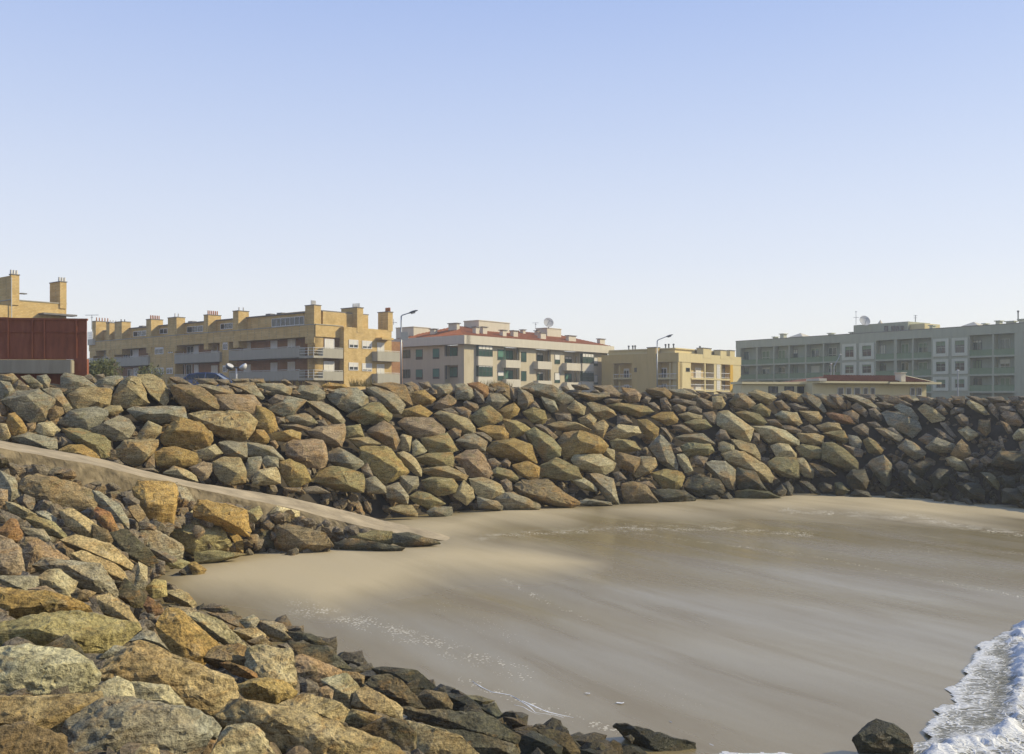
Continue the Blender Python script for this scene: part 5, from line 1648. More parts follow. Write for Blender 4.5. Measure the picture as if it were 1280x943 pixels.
for y0, y1, r_ in ((457, 474, 1), (477, 489, 0)):
    zz = yl.rect(768, y0, 789, y1)
    Y.ubox(yl, 'floor_slab', M['pale_yellow'], yl.u(789.5), yl.u(767), -1.4, .06, zz[2] - .05, zz[2] + .25)
    Y.ubox(yl, 'floor_slab', M['pale_yellow'], yl.u(845.5), yl.u(822), -1.4, .06, yl.rect(823, y0, 845, y1)[2] - .05, yl.rect(823, y0, 845, y1)[2] + .25)
    Y.ubox(yr, 'floor_slab', M['pale_yellow'], yr.u(863.6), yr.u(912), -1.4, .1, yr.rect(864, y0, 893, y1 + .6)[2] - .05, yr.rect(864, y0, 893, y1 + .6)[2] + .25)
    Y.window(yl, 780, y0 + 4, 786.5, y1, -1.4, nv=2, blind=.2); Y.window(yl, 826, y0 + 3, 833.5, y1 - 1, -1.4, nv=2, blind=.1)
    Y.window(yr, 869, y0 + 3, 876, y1, -1.4, nv=2, blind=.9); Y.window(yr, 884, y0 + 4, 890, y1, -1.4, nv=2, blind=.6); Y.window(yr, 904, y0 + 4, 909, y1, -1.4, nv=1, blind=.5)
    Y.ubox(yr, 'column', M['pale_yellow'], yr.u(880.6), yr.u(882), -.2, .02, yr.z(y1, 20), yr.z(y0 - 2.5, 20)); Y.ubox(yl, 'column', M['pale_yellow'], yl.u(837.8), yl.u(836.8), -.2, .02, yl.z(y1 + 2, 3), yl.z(y0 - 3, 3)); Y.ubox(yl, 'column', M['yellow'], yl.u(775), yl.u(773.6), -.2, .02, yl.z(y1, 12), yl.z(y0, 12))
    for f_, x0, x1, yy in ((yl, 823, 845.5, y1 - 6.5), (yr, 863.6, 892.5, y1 - 8), (yr, 901.6, 912.5, y1 - 7), (yl, 767, 789, y1 - 6)):
        u0, u1 = sorted((f_.u(x0), f_.u(x1)))
        def rails(bm):
            zt = f_.z(yy, (u0 + u1) / 2); zb = zt - .85
            tube(bm, f_.pt(u0, -.05, zt) - org3, f_.pt(u1, -.05, zt) - org3, .05, None, 6); tube(bm, f_.pt(u0, -.05, zb) - org3, f_.pt(u1, -.05, zb) - org3, .04, None, 6)
            n_ = max(3, int((u1 - u0) / .35))
            for k in range(n_ + 1): tube(bm, f_.pt(u0 + (u1 - u0) * k / n_, -.05, zb) - org3, f_.pt(u0 + (u1 - u0) * k / n_, -.05, zt) - org3, .022, None, 4)
        Y.part('railing', M['frame'], rails)
    Y.window(yr, 896, y0 - 1, 900, y1, .02, nv=2, nh=5, name='glass_block_panel', blind=.0, gm='blind')
Y.ubox(yr, 'pillar', M['yellow_bright'], yr.u(912.4), yr.u(916), -1.0, .06, STREET, zB0)
Y.window(yl, 793, 460, 796, 465.3, 0, fm='dark_frame', nv=1); Y.window(yr, 857.4, 460, 862, 464.8, 0, fm='dark_frame', nv=1)

# ---- long grey block at the right
P4 = at(920, 500, 200)
P4b = at(1400, 500, 140.9)
gd = (P4b - P4); gd.z = 0; gd.normalize(); gn = Vector((gd.y, -gd.x, 0))
if gn.y > 0: gn = -gn
G = Bld('apartment_building', 'long grey green apartment block with rows of white framed windows and a roof dish', 'apartment building', (P4.x, P4.y, STREET))
g = Face(P4, gd, gn); org4 = G.org; bk = -gn
uE = g.u(1400)
zT = 17.05; zbd = 16.0
def gz(y): return g.z(y, g.u(1066))
# levels measured on the column x = 1066: parapet 418.5, band base 427, floors
zs = [STREET, g.z(489.5, g.u(1200)), g.z(468.6, g.u(1200)) , g.z(446.0, g.u(1200)), g.z(422.0, g.u(1200))]
zT = g.z(409.2, g.u(1200)); zbd = g.z(420.2, g.u(1200))
G.part('wall', M['blue_grey'], lambda bm: hexa(bm, g.pt(0, -1.2, STREET) - org4, gd * uE, bk * 12, (0, 0, zT - STREET - .3)))
G.ubox(g, 'parapet', M['grey'], 0, uE, -1.25, .06, zbd, zT)
G.ubox(g, 'coping', M['cap'], -.05, uE + .05, -1.3, .12, zT, zT + .1)
if 1:
    for x0, x1 in ((920, 925.5), (945, 947), (966.5, 968), (985.5, 987), (1006, 1008), (1028.5, 1030), (1050, 1095), (1117.5, 1121), (1140, 1142), (1164, 1212), (1240, 1242.5), (1268, 1300), (1330, 1334), (1362, 1400)):
        G.ubox(g, 'wall', M['grey'], g.u(x0), g.u(x1), -1.2, 0, STREET, zbd)
for k in range(4):
    z = zs[k]
    if k == 0: continue
    G.ubox(g, 'floor_band', M['grey'], 0, uE, -1.2, .04, z - .28, z + .02)
# green balcony panels and the windows behind them
bays = ((925.5, 945), (947, 966.5), (968, 985.5), (987, 1006), (1008, 1028.5), (1030, 1050), (1095, 1117.5), (1121, 1140), (1142, 1164), (1212, 1240), (1242.5, 1268), (1300, 1330), (1334, 1362))
for k in (1, 2, 3):
    for i, (x0, x1) in enumerate(bays):
        u0, u1 = g.u(x0), g.u(x1)
        z = zs[k]
        if not (x0 > 1090 or k > 1): pass
        b_ = G.part('balcony', M['green_grey'], lambda bm: (g.box(bm, u0, u1, -.05, .03, z + .02, z + .95, org4), g.box(bm, u0, u1, -.09, .07, z + .952, z + 1.02, org4)))
        w = u1 - u0; h = zs[k + 1] - z if k < 3 else zbd - z
        a = i % 3
        xa = x0 + (x1 - x0) * (.30 if a else .12); xb = x0 + (x1 - x0) * (.80 if a else .55)
        yy = lambda zz, xx: HY - (zz - EYE) / g.depth(g.u(xx), -1.2) * F
        G.window(g, xa, yy(z + h * .78, xa), xb, yy(z + .05, xa), -1.2, fm='grey_light' if a else 'dark_frame', nv=2 if a else 3, nh=2 if (i + k) % 4 == 0 else 1, gm='glass_green', blind=(.15, .6, .3, .0, .75)[(i * 3 + k) % 5], bmat='green_grey' if (i + k) % 3 else 'grey_light')
for k in (1, 2, 3):
    z = zs[k]; h = (zs[k + 1] if k < 3 else zbd) - z
    for x0, x1 in ((1052.5, 1070.5), (1074, 1092.5), (1166, 1185.5), (1189.5, 1209.5)):
        u0, u1 = g.u(x0, .2), g.u(x1, .2)
        def ring(bm):
            t = (u1 - u0) * .2; za, zb = z + .12, z + h - .32
            g.box(bm, u0, u1, .002, .2, za, za + t * .9, org4); g.box(bm, u0, u1, .002, .2, zb - t * .8, zb, org4)
            g.box(bm, u0, u0 + t, .002, .198, za + t * .9, zb - t * .8, org4); g.box(bm, u1 - t, u1, .002, .198, za + t * .9, zb - t * .8, org4)
        sr = G.part('window_surround', M['grey_light'], ring)
        t = (u1 - u0) * .2
        yy = lambda zz: HY - (zz - EYE) / g.depth((u0 + u1) / 2, .02) * F
        xw = lambda uu: CX + (g.pt(uu, .02, 0).x / g.pt(uu, .02, 0).y) * F
        G.window(g, xw(u0 + t), yy(z + h - .32 - t * .8), xw(u1 - t), yy(z + .12 + t * .9), .02, fm='blue_grey', nv=2, nh=2, gm='glass', blind=(.5, .2, .35)[k - 1], bmat='green_grey')
# roof: plant room, skylights, vents
fp = Face(g.pt(0, -1.5, 0), gd, gn)
u0, u1 = fp.u(1067), fp.u(1135); zt = fp.z(404.5, u0 * .5 + u1 * .5)
pr = G.part('plant_room', M['grey'], lambda bm: fp.box(bm, u0, u1, -7, 0, zT - .3, zt, org4))
G.part('plant_room', M['pale_yellow'], lambda bm: fp.box(bm, u1 + .003, u1 + 2.8, -5.5, -.6, zT - .3, zt - .5, org4), label='end of the plant room, sunlight painted in as pale cream')  # sunlight on this end is put into its pale colour
for x0 in (1105.5, 1114, 1119.5, 1125.5): G.window(fp, x0, 407.5, x0 + 4.6, 414, .01, fm='cap', nv=1, gm='glass')
def pyramid(x0, x1, yt, off):
    f_ = Face(g.pt(0, off, 0), gd, gn); a, b = f_.u(x0), f_.u(x1); w = b - a
    zt_ = f_.z(yt, (a + b) / 2)
    def fn(bm):
        f_.box(bm, a + .15, b - .15, -w + .15, -.15, zT - .2, zT + .35, org4)
        bs = [f_.pt(a, 0, zT + .351), f_.pt(b, 0, zT + .351), f_.pt(b, -w, zT + .351), f_.pt(a, -w, zT + .351)]
        v = [bm.verts.new(p - org4) for p in bs] + [bm.verts.new(f_.pt((a + b) / 2, -w / 2, zt_) - org4)]
        for q in ((0, 1, 4), (1, 2, 4), (2, 3, 4), (3, 0, 4), (3, 2, 1, 0)): bm.faces.new([v[i] for i in q])
    G.part('skylight', M['white'], fn)
pyramid(985, 1003, 416, -2.5); pyramid(1088, 1103, 399.5, -7); pyramid(1201, 1222, 402, -2.5)
for (x0, x1, h) in ((965, 969.5, .5), (974, 980.5, 1.0), (1034, 1040, .5), (1061, 1066, .4), (1160.5, 1167, .7), (1227, 1233, .4), (1243, 1251, .7), (1256, 1268, .5), (1272, 1285, .7)):
    f_ = Face(g.pt(0, -1.8, 0), gd, gn); a, b = f_.u(x0), f_.u(x1)
    G.part('roof_vent', M['grey_light'], lambda bm: (f_.box(bm, a + .2, b - .2, -1, 0, zT - .2, zT + h, org4), f_.box(bm, a, b, -1.2, .2, zT + h, zT + h + .14, org4)))
q = g.pt(g.u(1264), -2.2, zT + .5)
G.part('roof_vent', M['lamp_head'], lambda bm: (tube(bm, q - org4, q + Vector((0, 0, 1.5)) - org4, .1), tube(bm, q + Vector((0, 0, 1.5)) - org4, q + Vector((0, 0, 1.75)) - org4, .18)))

# ---- low cream bungalow in front of the grey block
P5 = at(1015, 500, 84)
Lb = Bld('beach_building', 'low cream single storey building with red tiled roof, before the grey block', 'building', (P5.x, P5.y, STREET))
dl5 = Vector((.95, .31, 0)).normalized(); nl5 = Vector((.31, -.95, 0))
h5 = Face(P5, dl5, nl5); o5 = Lb.org
ua, ub, ue5 = h5.u(936), h5.u(1016), h5.u(1158)
z0 = h5.z(480.5, 0); z1 = h5.z(481.5, ue5)
Lb.ubox(h5, 'wall', M['cream_bright'], ua, -.003, -2.6, -1.2, STREET, z0 - .02); Lb.ubox(h5, 'wall', M['cream_bright'], 0, ue5, -8, 0, STREET, z1 + .1)
Lb.ubox(h5, 'eave', M['cream_bright'], ua - .1, 0.0, -2.8, -.9, z0, z0 + .2); Lb.ubox(h5, 'eave', M['cream_bright'], h5.u(1017), h5.u(1102), -8.2, .9, z1 + .105, z1 + .28)
Lb.ubox(h5, 'eave', M['cream_bright'], h5.u(1102.2), h5.u(1166), -8.1, 1.1, z1 + .06, z1 + .24)
Lb.ubox(h5, 'parapet', M['white'], h5.u(1015.5), h5.u(1025), -.9, .95, z1 + .285, z1 + .5)
for x0, x1 in ((960.5, 972), (980.5, 992), (996.5, 1008.5)): Lb.window(h5, x0, 483.2, x1, 492, -1.2, fm='dark_frame', nv=2)
for x0, x1 in ((1046.5, 1054), (1057, 1063.8), (1067.2, 1075), (1078.5, 1084.5), (1087.5, 1093.5), (1137, 1143.2), (1145.3, 1151.8)): Lb.window(h5, x0, 484.5, x1, 495, 0.0, fm='rail', nv=1)
def roof5(bm):
    a, b = h5.u(1026, -.5), h5.u(1160, -.5); zt = h5.z(470, h5.u(1140, -3), -3.2)
    zb = z1 + .30
    p = [h5.pt(a, 0, zb), h5.pt(b, 0, zb), h5.pt(b, -7, zb), h5.pt(a, -7, zb), h5.pt(a + 2.5, -3.5, zt - .1), h5.pt(b - .25, -3.5, zt)]
    v = [bm.verts.new(q - o5) for q in p]
    for f in ((0, 1, 5, 4), (3, 4, 5, 2), (0, 4, 3), (3, 2, 1, 0)): bm.faces.new([v[i] for i in f])
r5 = Lb.part('roof', M['roof_shaded'], roof5)
def gable5(bm):
    b = h5.u(1160, -.5); zt = h5.z(470, h5.u(1140, -3), -3.2); zb = z1 + .30
    for o in (0, ):
        p = [h5.pt(b + .02, 0.1, zb), h5.pt(b + .02, -7.1, zb), h5.pt(b - .23, -3.5, zt + .05), h5.pt(b + .22, 0.1, zb), h5.pt(b + .22, -7.1, zb), h5.pt(b - .03, -3.5, zt + .05)]
        v = [bm.verts.new(q - o5) for q in p]
        for f in ((0, 2, 1), (3, 4, 5), (0, 3, 5, 2), (1, 2, 5, 4), (0, 1, 4, 3)): bm.faces.new([v[i] for i in f])
Lb.part('gable', M['cream_bright'], gable5)
def rolls5(bm):
    a, b = h5.u(1026, -.5), h5.u(1160, -.5); zt = h5.z(470, h5.u(1140, -3), -3.2); zb = z1 + .30
    n_ = int((b - a) / .3)
    for i in range(1, n_):
        u = a + (b - a) * i / n_; t = min(1, (u - a) / 2.5)
        tube(bm, h5.pt(u, 0, zb + .02) - o5, h5.pt(u, -3.5 * t, zb + (zt - zb) * t) - o5, .06, None, 5, False)
tag(Lb.part('roof_tiles', M['roof_shaded'], rolls5, r5), kind='stuff')
u0, u1, za, zb = h5.rect(1126.5, 466.5, 1132, 480, .2)
k = Lb.ubox(h5, 'chimney', M['white'], u0, u1, -.6, .2, z1 + .29, zb)
Lb.ubox(h5, 'chimney_cap', M['white'], u0 - .08, u1 + .08, -.68, .28, zb, zb + .07, k)

# ------------------------------------------------------------------ street furniture, fence, car, plants
# rusty red panel fence with a concrete beam along its foot
DF = 43.0
q0 = at(-60, 468, DF); q1 = at(108.5, 468, DF + .8)
fd = Vector((q1.x - q0.x, q1.y - q0.y, 0)); fd.normalize(); fn_ = Vector((fd.y, -fd.x, 0))
if fn_.y > 0: fn_ = -fn_
ff = Face(Vector((q0.x, q0.y, 0)), fd, fn_)
B = Bld('panel_fence', 'rusty red steel panel fence with welded ribs on the wall crest', 'fence', (q0.x, q0.y, 6.7))
uend = ff.u(108.5); zlo = ff.z(468, uend) - .5
edges = [0, ff.u(10), ff.u(40.5), ff.u(55.5), ff.u(95.5), uend]
for a, b in zip(edges, edges[1:]):
    zt = ff.z(394 + 7 * (b / uend), b)
    zb = ff.z(449.5, b) if b < uend - .1 else zlo
    B.ubox(ff, 'panel', M['rust'], a + .006, b - .006, -.06, 0, zb, zt)
    if b < uend - .1: B.ubox(ff, 'panel', M['rust'], a + .006, b - .006, -.3, -.24, zlo, zb)
for x in (10, 40.5, 55.5, 95.5):
    u = ff.u(x); B.ubox(ff, 'rib', M['rust'], u - .035, u + .035, .002, .07, ff.z(448, u), ff.z(395 + 5 * (u / uend), u))
B.ubox(ff, 'rail', M['rust'], ff.u(-60), uend, .003, .05, ff.z(415.5, uend) - .03, ff.z(415.5, uend) + .04)
B.ubox(ff, 'rail', M['rust'], ff.u(-60), uend + .03, -.1, .06, ff.z(401, uend) + .001, ff.z(400.2, uend) + .06)
B.ubox(ff, 'post', M['rust'], ff.u(93), uend + .02, -.25, .04, zlo, ff.z(449, uend))
q = ff.pt(ff.u(-40), .3, 0)
bm = bmesh.new(); ff.box(bm, ff.u(-58, .4), ff.u(90.5, .4), .1, .55, ff.z(467.5, 5, .4), ff.z(450.3, 5, .4), Vector((q.x, q.y, 6.9)))
bmesh.ops.bevel(bm, geom=bm.edges[:], offset=.03, segments=2, affect='EDGES')
tag(bm_obj('concrete_beam', bm, M['concrete'], loc=(q.x, q.y, 6.9)), 'long weathered concrete beam lying along the foot of the rusty panels', 'beam')

def street_lamp(px, D, ytop, arm_px, label, sc=1.0, sheet=None):
    base = at(px, 500, D); base.z = STREET
    r = empty('street_lamp', base, label, 'street lamp', 'street lamps along the seafront')
    h = EYE + (HY - ytop) / F * D - STREET
    arm = arm_px / F * D; rise = .42 * arm
    bm = bmesh.new(); tube(bm, (0, 0, 0), (0, 0, .9), .13 * sc, .13 * sc, 10); tube(bm, (0, 0, .9), (0, 0, h - rise), .095 * sc, .06 * sc, 10)
    bm_obj('pole', bm, M['steel'], r, smooth=True)
    bm = bmesh.new(); tube(bm, (0, 0, h - rise - .02), (arm * .12, 0, h - rise * .75), .055 * sc, .05 * sc, 8); tube(bm, (arm * .115, 0, h - rise * .77), (arm * .72, 0, h - .12), .05 * sc, .045 * sc, 8)
    bm_obj('arm', bm, M['steel'], r)
    bm = bmesh.new()
    bmesh.ops.create_icosphere(bm, subdivisions=3, radius=1.0)
    for v in bm.verts:
        x = v.co.x; v.co = Vector((x * .48 * sc, v.co.y * .17 * sc, (v.co.z * .13 if v.co.z > 0 else v.co.z * .05) * sc))
    bmesh.ops.rotate(bm, verts=bm.verts, cent=(0, 0, 0), matrix=Matrix.Rotation(-.32, 3, 'Y'))
    bmesh.ops.translate(bm, verts=bm.verts, vec=(arm * .72 + .4 * sc, 0, h - .02))
    hd = bm_obj('lamp_head', bm, M['lamp_head'], r, smooth=True)
    bm = bmesh.new(); tube(bm, (arm * .72 + .2, 0, h - .14), (arm * .72 + .6, 0, h - .02), .09 * sc, .09 * sc, 8); bm_obj('lens', bm, M['dish'], hd)
    if sheet:
        bm = bmesh.new(); hexa(bm, (-.05, -.17, h - sheet - .85), (.72, 0, 0), (0, .05, 0), (0, 0, .72))
        bm_obj('sign_plate', bm, M['white'], r)
    return r
street_lamp(501.5, 88, 390, 13, 'tall street lamp with a white plate, standing between the tan and cream blocks', 1.0, 1.72)
street_lamp(821.5, 112, 420, 15, 'plain tall street lamp standing in front of the yellow block', 1.0)
# small lamps by the grey block
def small_lamp(px, D, yt, label, arm=None, ball=True):
    base = at(px, 500, D); base.z = STREET
    r = empty('lamp_post', base, label, 'lamp post')
    h = EYE + (HY - yt) / F * D - STREET
    bm = bmesh.new(); tube(bm, (0, 0, 0), (0, 0, h), .06, .045, 8); bm_obj('pole', bm, M['steel'], r)
    if arm:
        bm = bmesh.new(); tube(bm, (0, 0, h), (arm[0] * D / F, 0, h + arm[1] * D / F), .04, .04, 6); bm_obj('arm', bm, M['steel'], r)
        e = Vector((arm[0] * D / F, 0, h + arm[1] * D / F))
    else: e = Vector((0, 0, h))
    bm = bmesh.new(); bmesh.ops.create_icosphere(bm, subdivisions=2, radius=.095)
    for v in bm.verts: v.co = Vector((v.co.x * 1.3, v.co.y, v.co.z * .8)) + e
    bm_obj('lamp_head', bm, M['dish'], r, smooth=True)
small_lamp(1038.8, 92, 455.3, 'small white globe lamp post rising behind the cream bungalow roof')
small_lamp(1042.5, 98, 458.5, 'thin lamp post with a slanting arm beside the white globe lamp', arm=(8, 15))
small_lamp(1197.4, 78, 463.5, 'thin pale pole before the white framed windows of the grey block')
# twin floodlight
DT = 62.0
b_ = at(295.5, 500, DT); b_.z = STREET
r = empty('twin_floodlight', b_, 'short white post carrying two round floodlights back to back near the blue car', 'floodlight')
h = EYE + (HY - 461) / F * DT - STREET
bm = bmesh.new(); tube(bm, (0, 0, 0), (0, 0, h), .055, .05, 8); bm_obj('post', bm, M['frame'], r)
bm = bmesh.new(); tube(bm, (-.26, 0, h + .08), (.26, 0, h + .08), .03, .03, 6); tube(bm, (0, 0, h - .02), (0, 0, h + .08), .04, .03, 6); bm_obj('bracket', bm, M['lamp_head'], r)
for s in (-1, 1):
    bm = bmesh.new(); bmesh.ops.create_icosphere(bm, subdivisions=3, radius=.27)
    for v in list(bm.verts):
        if v.co.z > 0.08: v.co.z = 0.08
        v.co.z *= .85
    bmesh.ops.rotate(bm, verts=bm.verts, cent=(0, 0, 0), matrix=Matrix.Rotation(s * -.55, 3, 'Y') @ Matrix.Rotation(.35, 3, 'X'))
    bmesh.ops.translate(bm, verts=bm.verts, vec=(s * .42, 0, h + .15))
    hs = bm_obj('floodlight_head', bm, M['lamp_head'] if s < 0 else M['dish'], r, smooth=True)
    bm = bmesh.new(); tube(bm, (0, 0, 0.055), (0, 0, .085), .22, .22, 14)
    bmesh.ops.rotate(bm, verts=bm.verts, cent=(0, 0, 0), matrix=Matrix.Rotation(s * -.55, 3, 'Y') @ Matrix.Rotation(.35, 3, 'X'))
    bmesh.ops.translate(bm, verts=bm.verts, vec=(s * .42, 0, h + .15)); bm_obj('lens', bm, M['dish'], hs)

# blue car: lofted body, glazed cabin, wheels
def car(px, D, label):
    base = at(px, 500, D); base.z = STREET + (EYE + (HY - 466.3) / F * D - STREET - 1.46)
    if base.z < STREET: base.z = STREET
    r = empty('parked_car', base, label, 'car')
    pb, nt, b = mat('blue_car_paint', 0.28, 0.5); b.inputs['Base Color'].default_value = (0.035, 0.06, 0.15, 1); b.inputs['Coat Weight'].default_value = .6
    tyre, nt, b2 = mat('tyre_rubber', .85, .2); b2.inputs['Base Color'].default_value = (.02, .02, .02, 1)
    X = [-2.15, -2.05, -1.7, -1.2, -.6, 0, .6, 1.0, 1.5, 1.95, 2.12]
    top = [.55, .82, .92, .96, .95, .95, .95, .94, .86, .74, .5]; W = [.70, .80, .86, .88, .88, .88, .88, .88, .86, .78, .62]
    def loft(bm, secs):
        pv = None
        for s in secs:
            cv = [bm.verts.new(p) for p in s]
            if pv:
                for i in range(len(s)): bm.faces.new((pv[i], pv[(i + 1) % len(s)], cv[(i + 1) % len(s)], cv[i]))
            else: bm.faces.new(cv)
            pv = cv
        bm.faces.new(list(reversed(pv)))
    bm = bmesh.new(); loft(bm, [[(x, -w * .94, .28), (x, -w, .5), (x, -w * .96, t), (x, w * .96, t), (x, w, .5), (x, w * .94, .28)] for x, t, w in zip(X, top, W)])
    body = bm_obj('body', bm, pb, r, smooth=False)
    Xc = [-1.95, -1.45, -.9, -.2, .35, 1.05]; tc = [.97, 1.34, 1.44, 1.46, 1.40, .96]; wc = [.72, .66, .64, .64, .65, .74]
    bm = bmesh.new(); loft(bm, [[(x, -.80, .93), (x, -w, t), (x, w, t), (x, .80, .93)] for x, t, w in zip(Xc, tc, wc)])
    gl_ = bm_obj('cabin_glass', bm, M['glass'], r)
    bm = bmesh.new(); loft(bm, [[(x, -w - .02, t - .05), (x, -w + .02, t + .03), (x, w - .02, t + .03), (x, w + .02, t - .05)] for x, t, w in zip(Xc[1:5], tc[1:5], wc[1:5])])
    bm_obj('roof', bm, pb, r)
    for (xa, za, xb, zb) in ((-1.95, .95, -1.45, 1.36), (1.05, .95, .35, 1.42), (-.35, .95, -.3, 1.46)):
        bm = bmesh.new()
        for s in (-1, 1): tube(bm, (xa, s * .79, za), (xb, s * .665, zb), .04, .04, 5)
        tag(bm_obj('window_pillar', bm, pb, r))
    for x in (-1.35, 1.35):
        for s in (-1, 1):
            bm = bmesh.new(); tube(bm, (x, s * .70, .32), (x, s * .90, .32), .32, .32, 18); wh = bm_obj('wheel', bm, tyre, r)
            bm = bmesh.new(); tube(bm, (x, s * .895, .32), (x, s * .915, .32), .2, .2, 12); bm_obj('rim', bm, M['steel'], wh)
    return r
car(266, 70, 'dark blue parked car showing only its roof and windows above the boulders')

# satellite dishes and aerials
def dish(px, py, D, rad, zbase, name, label, cat='satellite dish', tilt=.5):
    c = at(px, py, D)
    r = empty(name, (c.x, c.y, zbase), label, cat)
    bm = bmesh.new(); tube(bm, (0, 0, 0), (0, 0, c.z - zbase), .12, .1, 8); bm_obj('mast', bm, M['steel'], r)
    bm = bmesh.new(); bmesh.ops.create_icosphere(bm, subdivisions=3, radius=rad)
    for v in bm.verts: v.co.z = v.co.z * .28 if v.co.z < 0 else v.co.z * .02 - .12 * rad * (1 - (v.co.x ** 2 + v.co.y ** 2) / rad ** 2)
    R_ = Matrix.Rotation(tilt, 3, 'Y') @ Matrix.Rotation(1.15, 3, 'X')
    bmesh.ops.rotate(bm, verts=bm.verts, cent=(0, 0, 0), matrix=R_); bmesh.ops.translate(bm, verts=bm.verts, vec=(0, -.2, c.z - zbase))
    bm_obj('reflector', bm, M['dish'], r, smooth=True)
    f_ = R_ @ Vector((0, 0, rad * .8)) + Vector((0, -.2, c.z - zbase))
    bm = bmesh.new()
    for a in (0.5, 2.6, 4.7):
        e = R_ @ Vector((math.cos(a) * rad * .9, math.sin(a) * rad * .9, 0)) + Vector((0, -.2, c.z - zbase)); tube(bm, e, f_, .03, .03, 5)
    bm_obj('feed_arm', bm, M['lamp_head'], r)
dish(685.8, 403.3, 172, .92, EYE + (HY - 411) / F * 172, 'satellite_dish', 'big round satellite dish on the red tiled roof of the cream block')
dish(1080.7, 401, 176, 1.02, EYE + (HY - 407) / F * 176, 'satellite_dish', 'big round satellite dish on the roof of the grey block', tilt=.2)
def aerial(px, yb, yt, D, bars, label, r0=.05):
    b_ = at(px, yb, D); t_ = at(px, yt, D); H_ = t_.z - b_.z
    r = empty('aerial', b_, label, 'aerial')
    bm = bmesh.new(); tube(bm, (0, 0, 0), (0, 0, H_), r0, r0 * .8, 6); bm_obj('mast', bm, M['steel'], r)
    bm = bmesh.new()
    for f_, w in bars: tube(bm, (-w, 0, H_ * f_), (w, 0, H_ * f_ + .02), .035, .035, 5)
    bm_obj('crossbar', bm, M['steel'], r)
aerial(1070, 406, 389, 175.5, ((.52, .5), (.95, .2)), 'tall thin aerial beside the dish on the grey block')
aerial(1144.3, 403, 394, 172.5, ((.9, .35), (.6, .3)), 'aerial on the sunlit end of the plant room', .09)
aerial(669.5, 411.5, 403.5, 176, ((.95, .6), (.7, .2)), 'small roof aerial just beside the dish of the cream block')
aerial(114.8, 412, 393.8, 128, ((.98, .9), (.8, .15)), 'thin T shaped aerial between the rusty panels and the tan chimneys')
aerial(491.8, 406, 399, 133, ((.35, .5),), 'short aerial on the last tan chimney stack')

# bushes and a bare young tree behind the crest
leafm, nt, b = mat('dull_leaves', .7, .3)
g_ = nd(nt, 'ShaderNodeNewGeometry')
lk(nt, ramp(nt, noise_n(nt, g_.outputs['Position'], 3.0, 3), [(.3, (.05, .06, .02)), (.7, (.11, .115, .035))]), b.inputs['Base Color'])
barkm = plain('bark', (.12, .095, .06), .9, .2, .3, 4)
def shrub(px, D, ytop, wpx, label, n_leaf, cat='bush', name='bush', leafy=1.0, seed=1):
    rs = random.Random(seed)
    base = at(px, 500, D); base.z = STREET
    H_ = EYE + (HY - ytop) / F * D - STREET; Wd = wpx / F * D / 2
    r = empty(name, base, label, cat)
    bm = bmesh.new(); tips = []
    tube(bm, (0, 0, 0), (0, 0, H_ * .35), .10, .07, 7)
    def grow(p, d, L, rad, lev):
        e = p + d * L; tube(bm, p, e, rad, rad * .6, 5, False); tips.append((e, lev))
        if lev < 3:
            for _ in range(4 if lev == 0 else 3):
                nd_ = (d + Vector((rs.gauss(0, .55), rs.gauss(0, .55), rs.gauss(.12, .3)))).normalized(); grow(e, nd_, L * rs.uniform(.6, .85), rad * .6, lev + 1)
    for k in range(3): grow(Vector((0, 0, H_ * .33)), Vector((rs.gauss(0, .4) * Wd, rs.gauss(0, .3), 1)).normalized(), H_ * .22, .05, 0)
    mz = max(t[0].z for t in tips); mx = max(abs(t[0].x) for t in tips)
    for v in bm.verts:
        v.co.z *= H_ * .97 / mz if v.co.z > H_ * .3 else 1; v.co.x *= Wd / mx if v.co.z > H_ * .3 else 1
    bm_obj('trunk', bm, barkm, r)
    bm = bmesh.new()
    for _ in range(int(n_leaf * leafy)):
        e, lev = rs.choice(tips)
        p = Vector((e.x * Wd / mx, e.y, e.z * H_ * .97 / mz)) + Vector((rs.gauss(0, .22), rs.gauss(0, .22), rs.gauss(0, .2)))
        u = Vector((rs.gauss(0, 1), rs.gauss(0, 1), rs.gauss(0, 1))).normalized() * rs.uniform(.09, .17); w = u.orthogonal().normalized() * rs.uniform(.04, .07)
        v = [bm.verts.new(p - u), bm.verts.new(p + w), bm.verts.new(p + u), bm.verts.new(p - w)]; bm.faces.new(v)
    tag(bm_obj('crown', bm, leafm, r), kind='stuff')
shrub(127, 74, 451, 24, 'dull green bush growing beside the rusty panels, before the far tan balconies', 1900, seed=3)
shrub(141, 80, 447, 17, 'bare thin young tree standing just beside the dull green bush', 120, 'tree', 'young_tree', 1, seed=4)
shrub(187, 84, 455, 15, 'thin brownish shrub in front of the tan piers', 500, seed=8)
grs = random.Random(9); bm = bmesh.new()
for k in range(520):
    px = grs.choice([grs.uniform(438, 470), grs.uniform(590, 640), grs.uniform(160, 420)]); D, t = wall_depth(px, 470); D += grs.uniform(.1, 1.0)
    p = at(px, 483, D); zc = wall_col(px)[3]; p.z = zc - .1
    hgt = grs.uniform(.15, .5); w = .02
    t_ = p + Vector((grs.gauss(0, .12), grs.gauss(0, .1), hgt)); v = [bm.verts.new(p + Vector((-w, 0, 0))), bm.verts.new(p + Vector((w, 0, 0))), bm.verts.new(t_)]; bm.faces.new(v)
strawm = plain('dry_grass_blades', (.33, .24, .09), .8, .2, .3, 5)
tag(bm_obj('dry_grass', bm, strawm), 'dry grass tufts behind the crest boulders', kind='stuff')

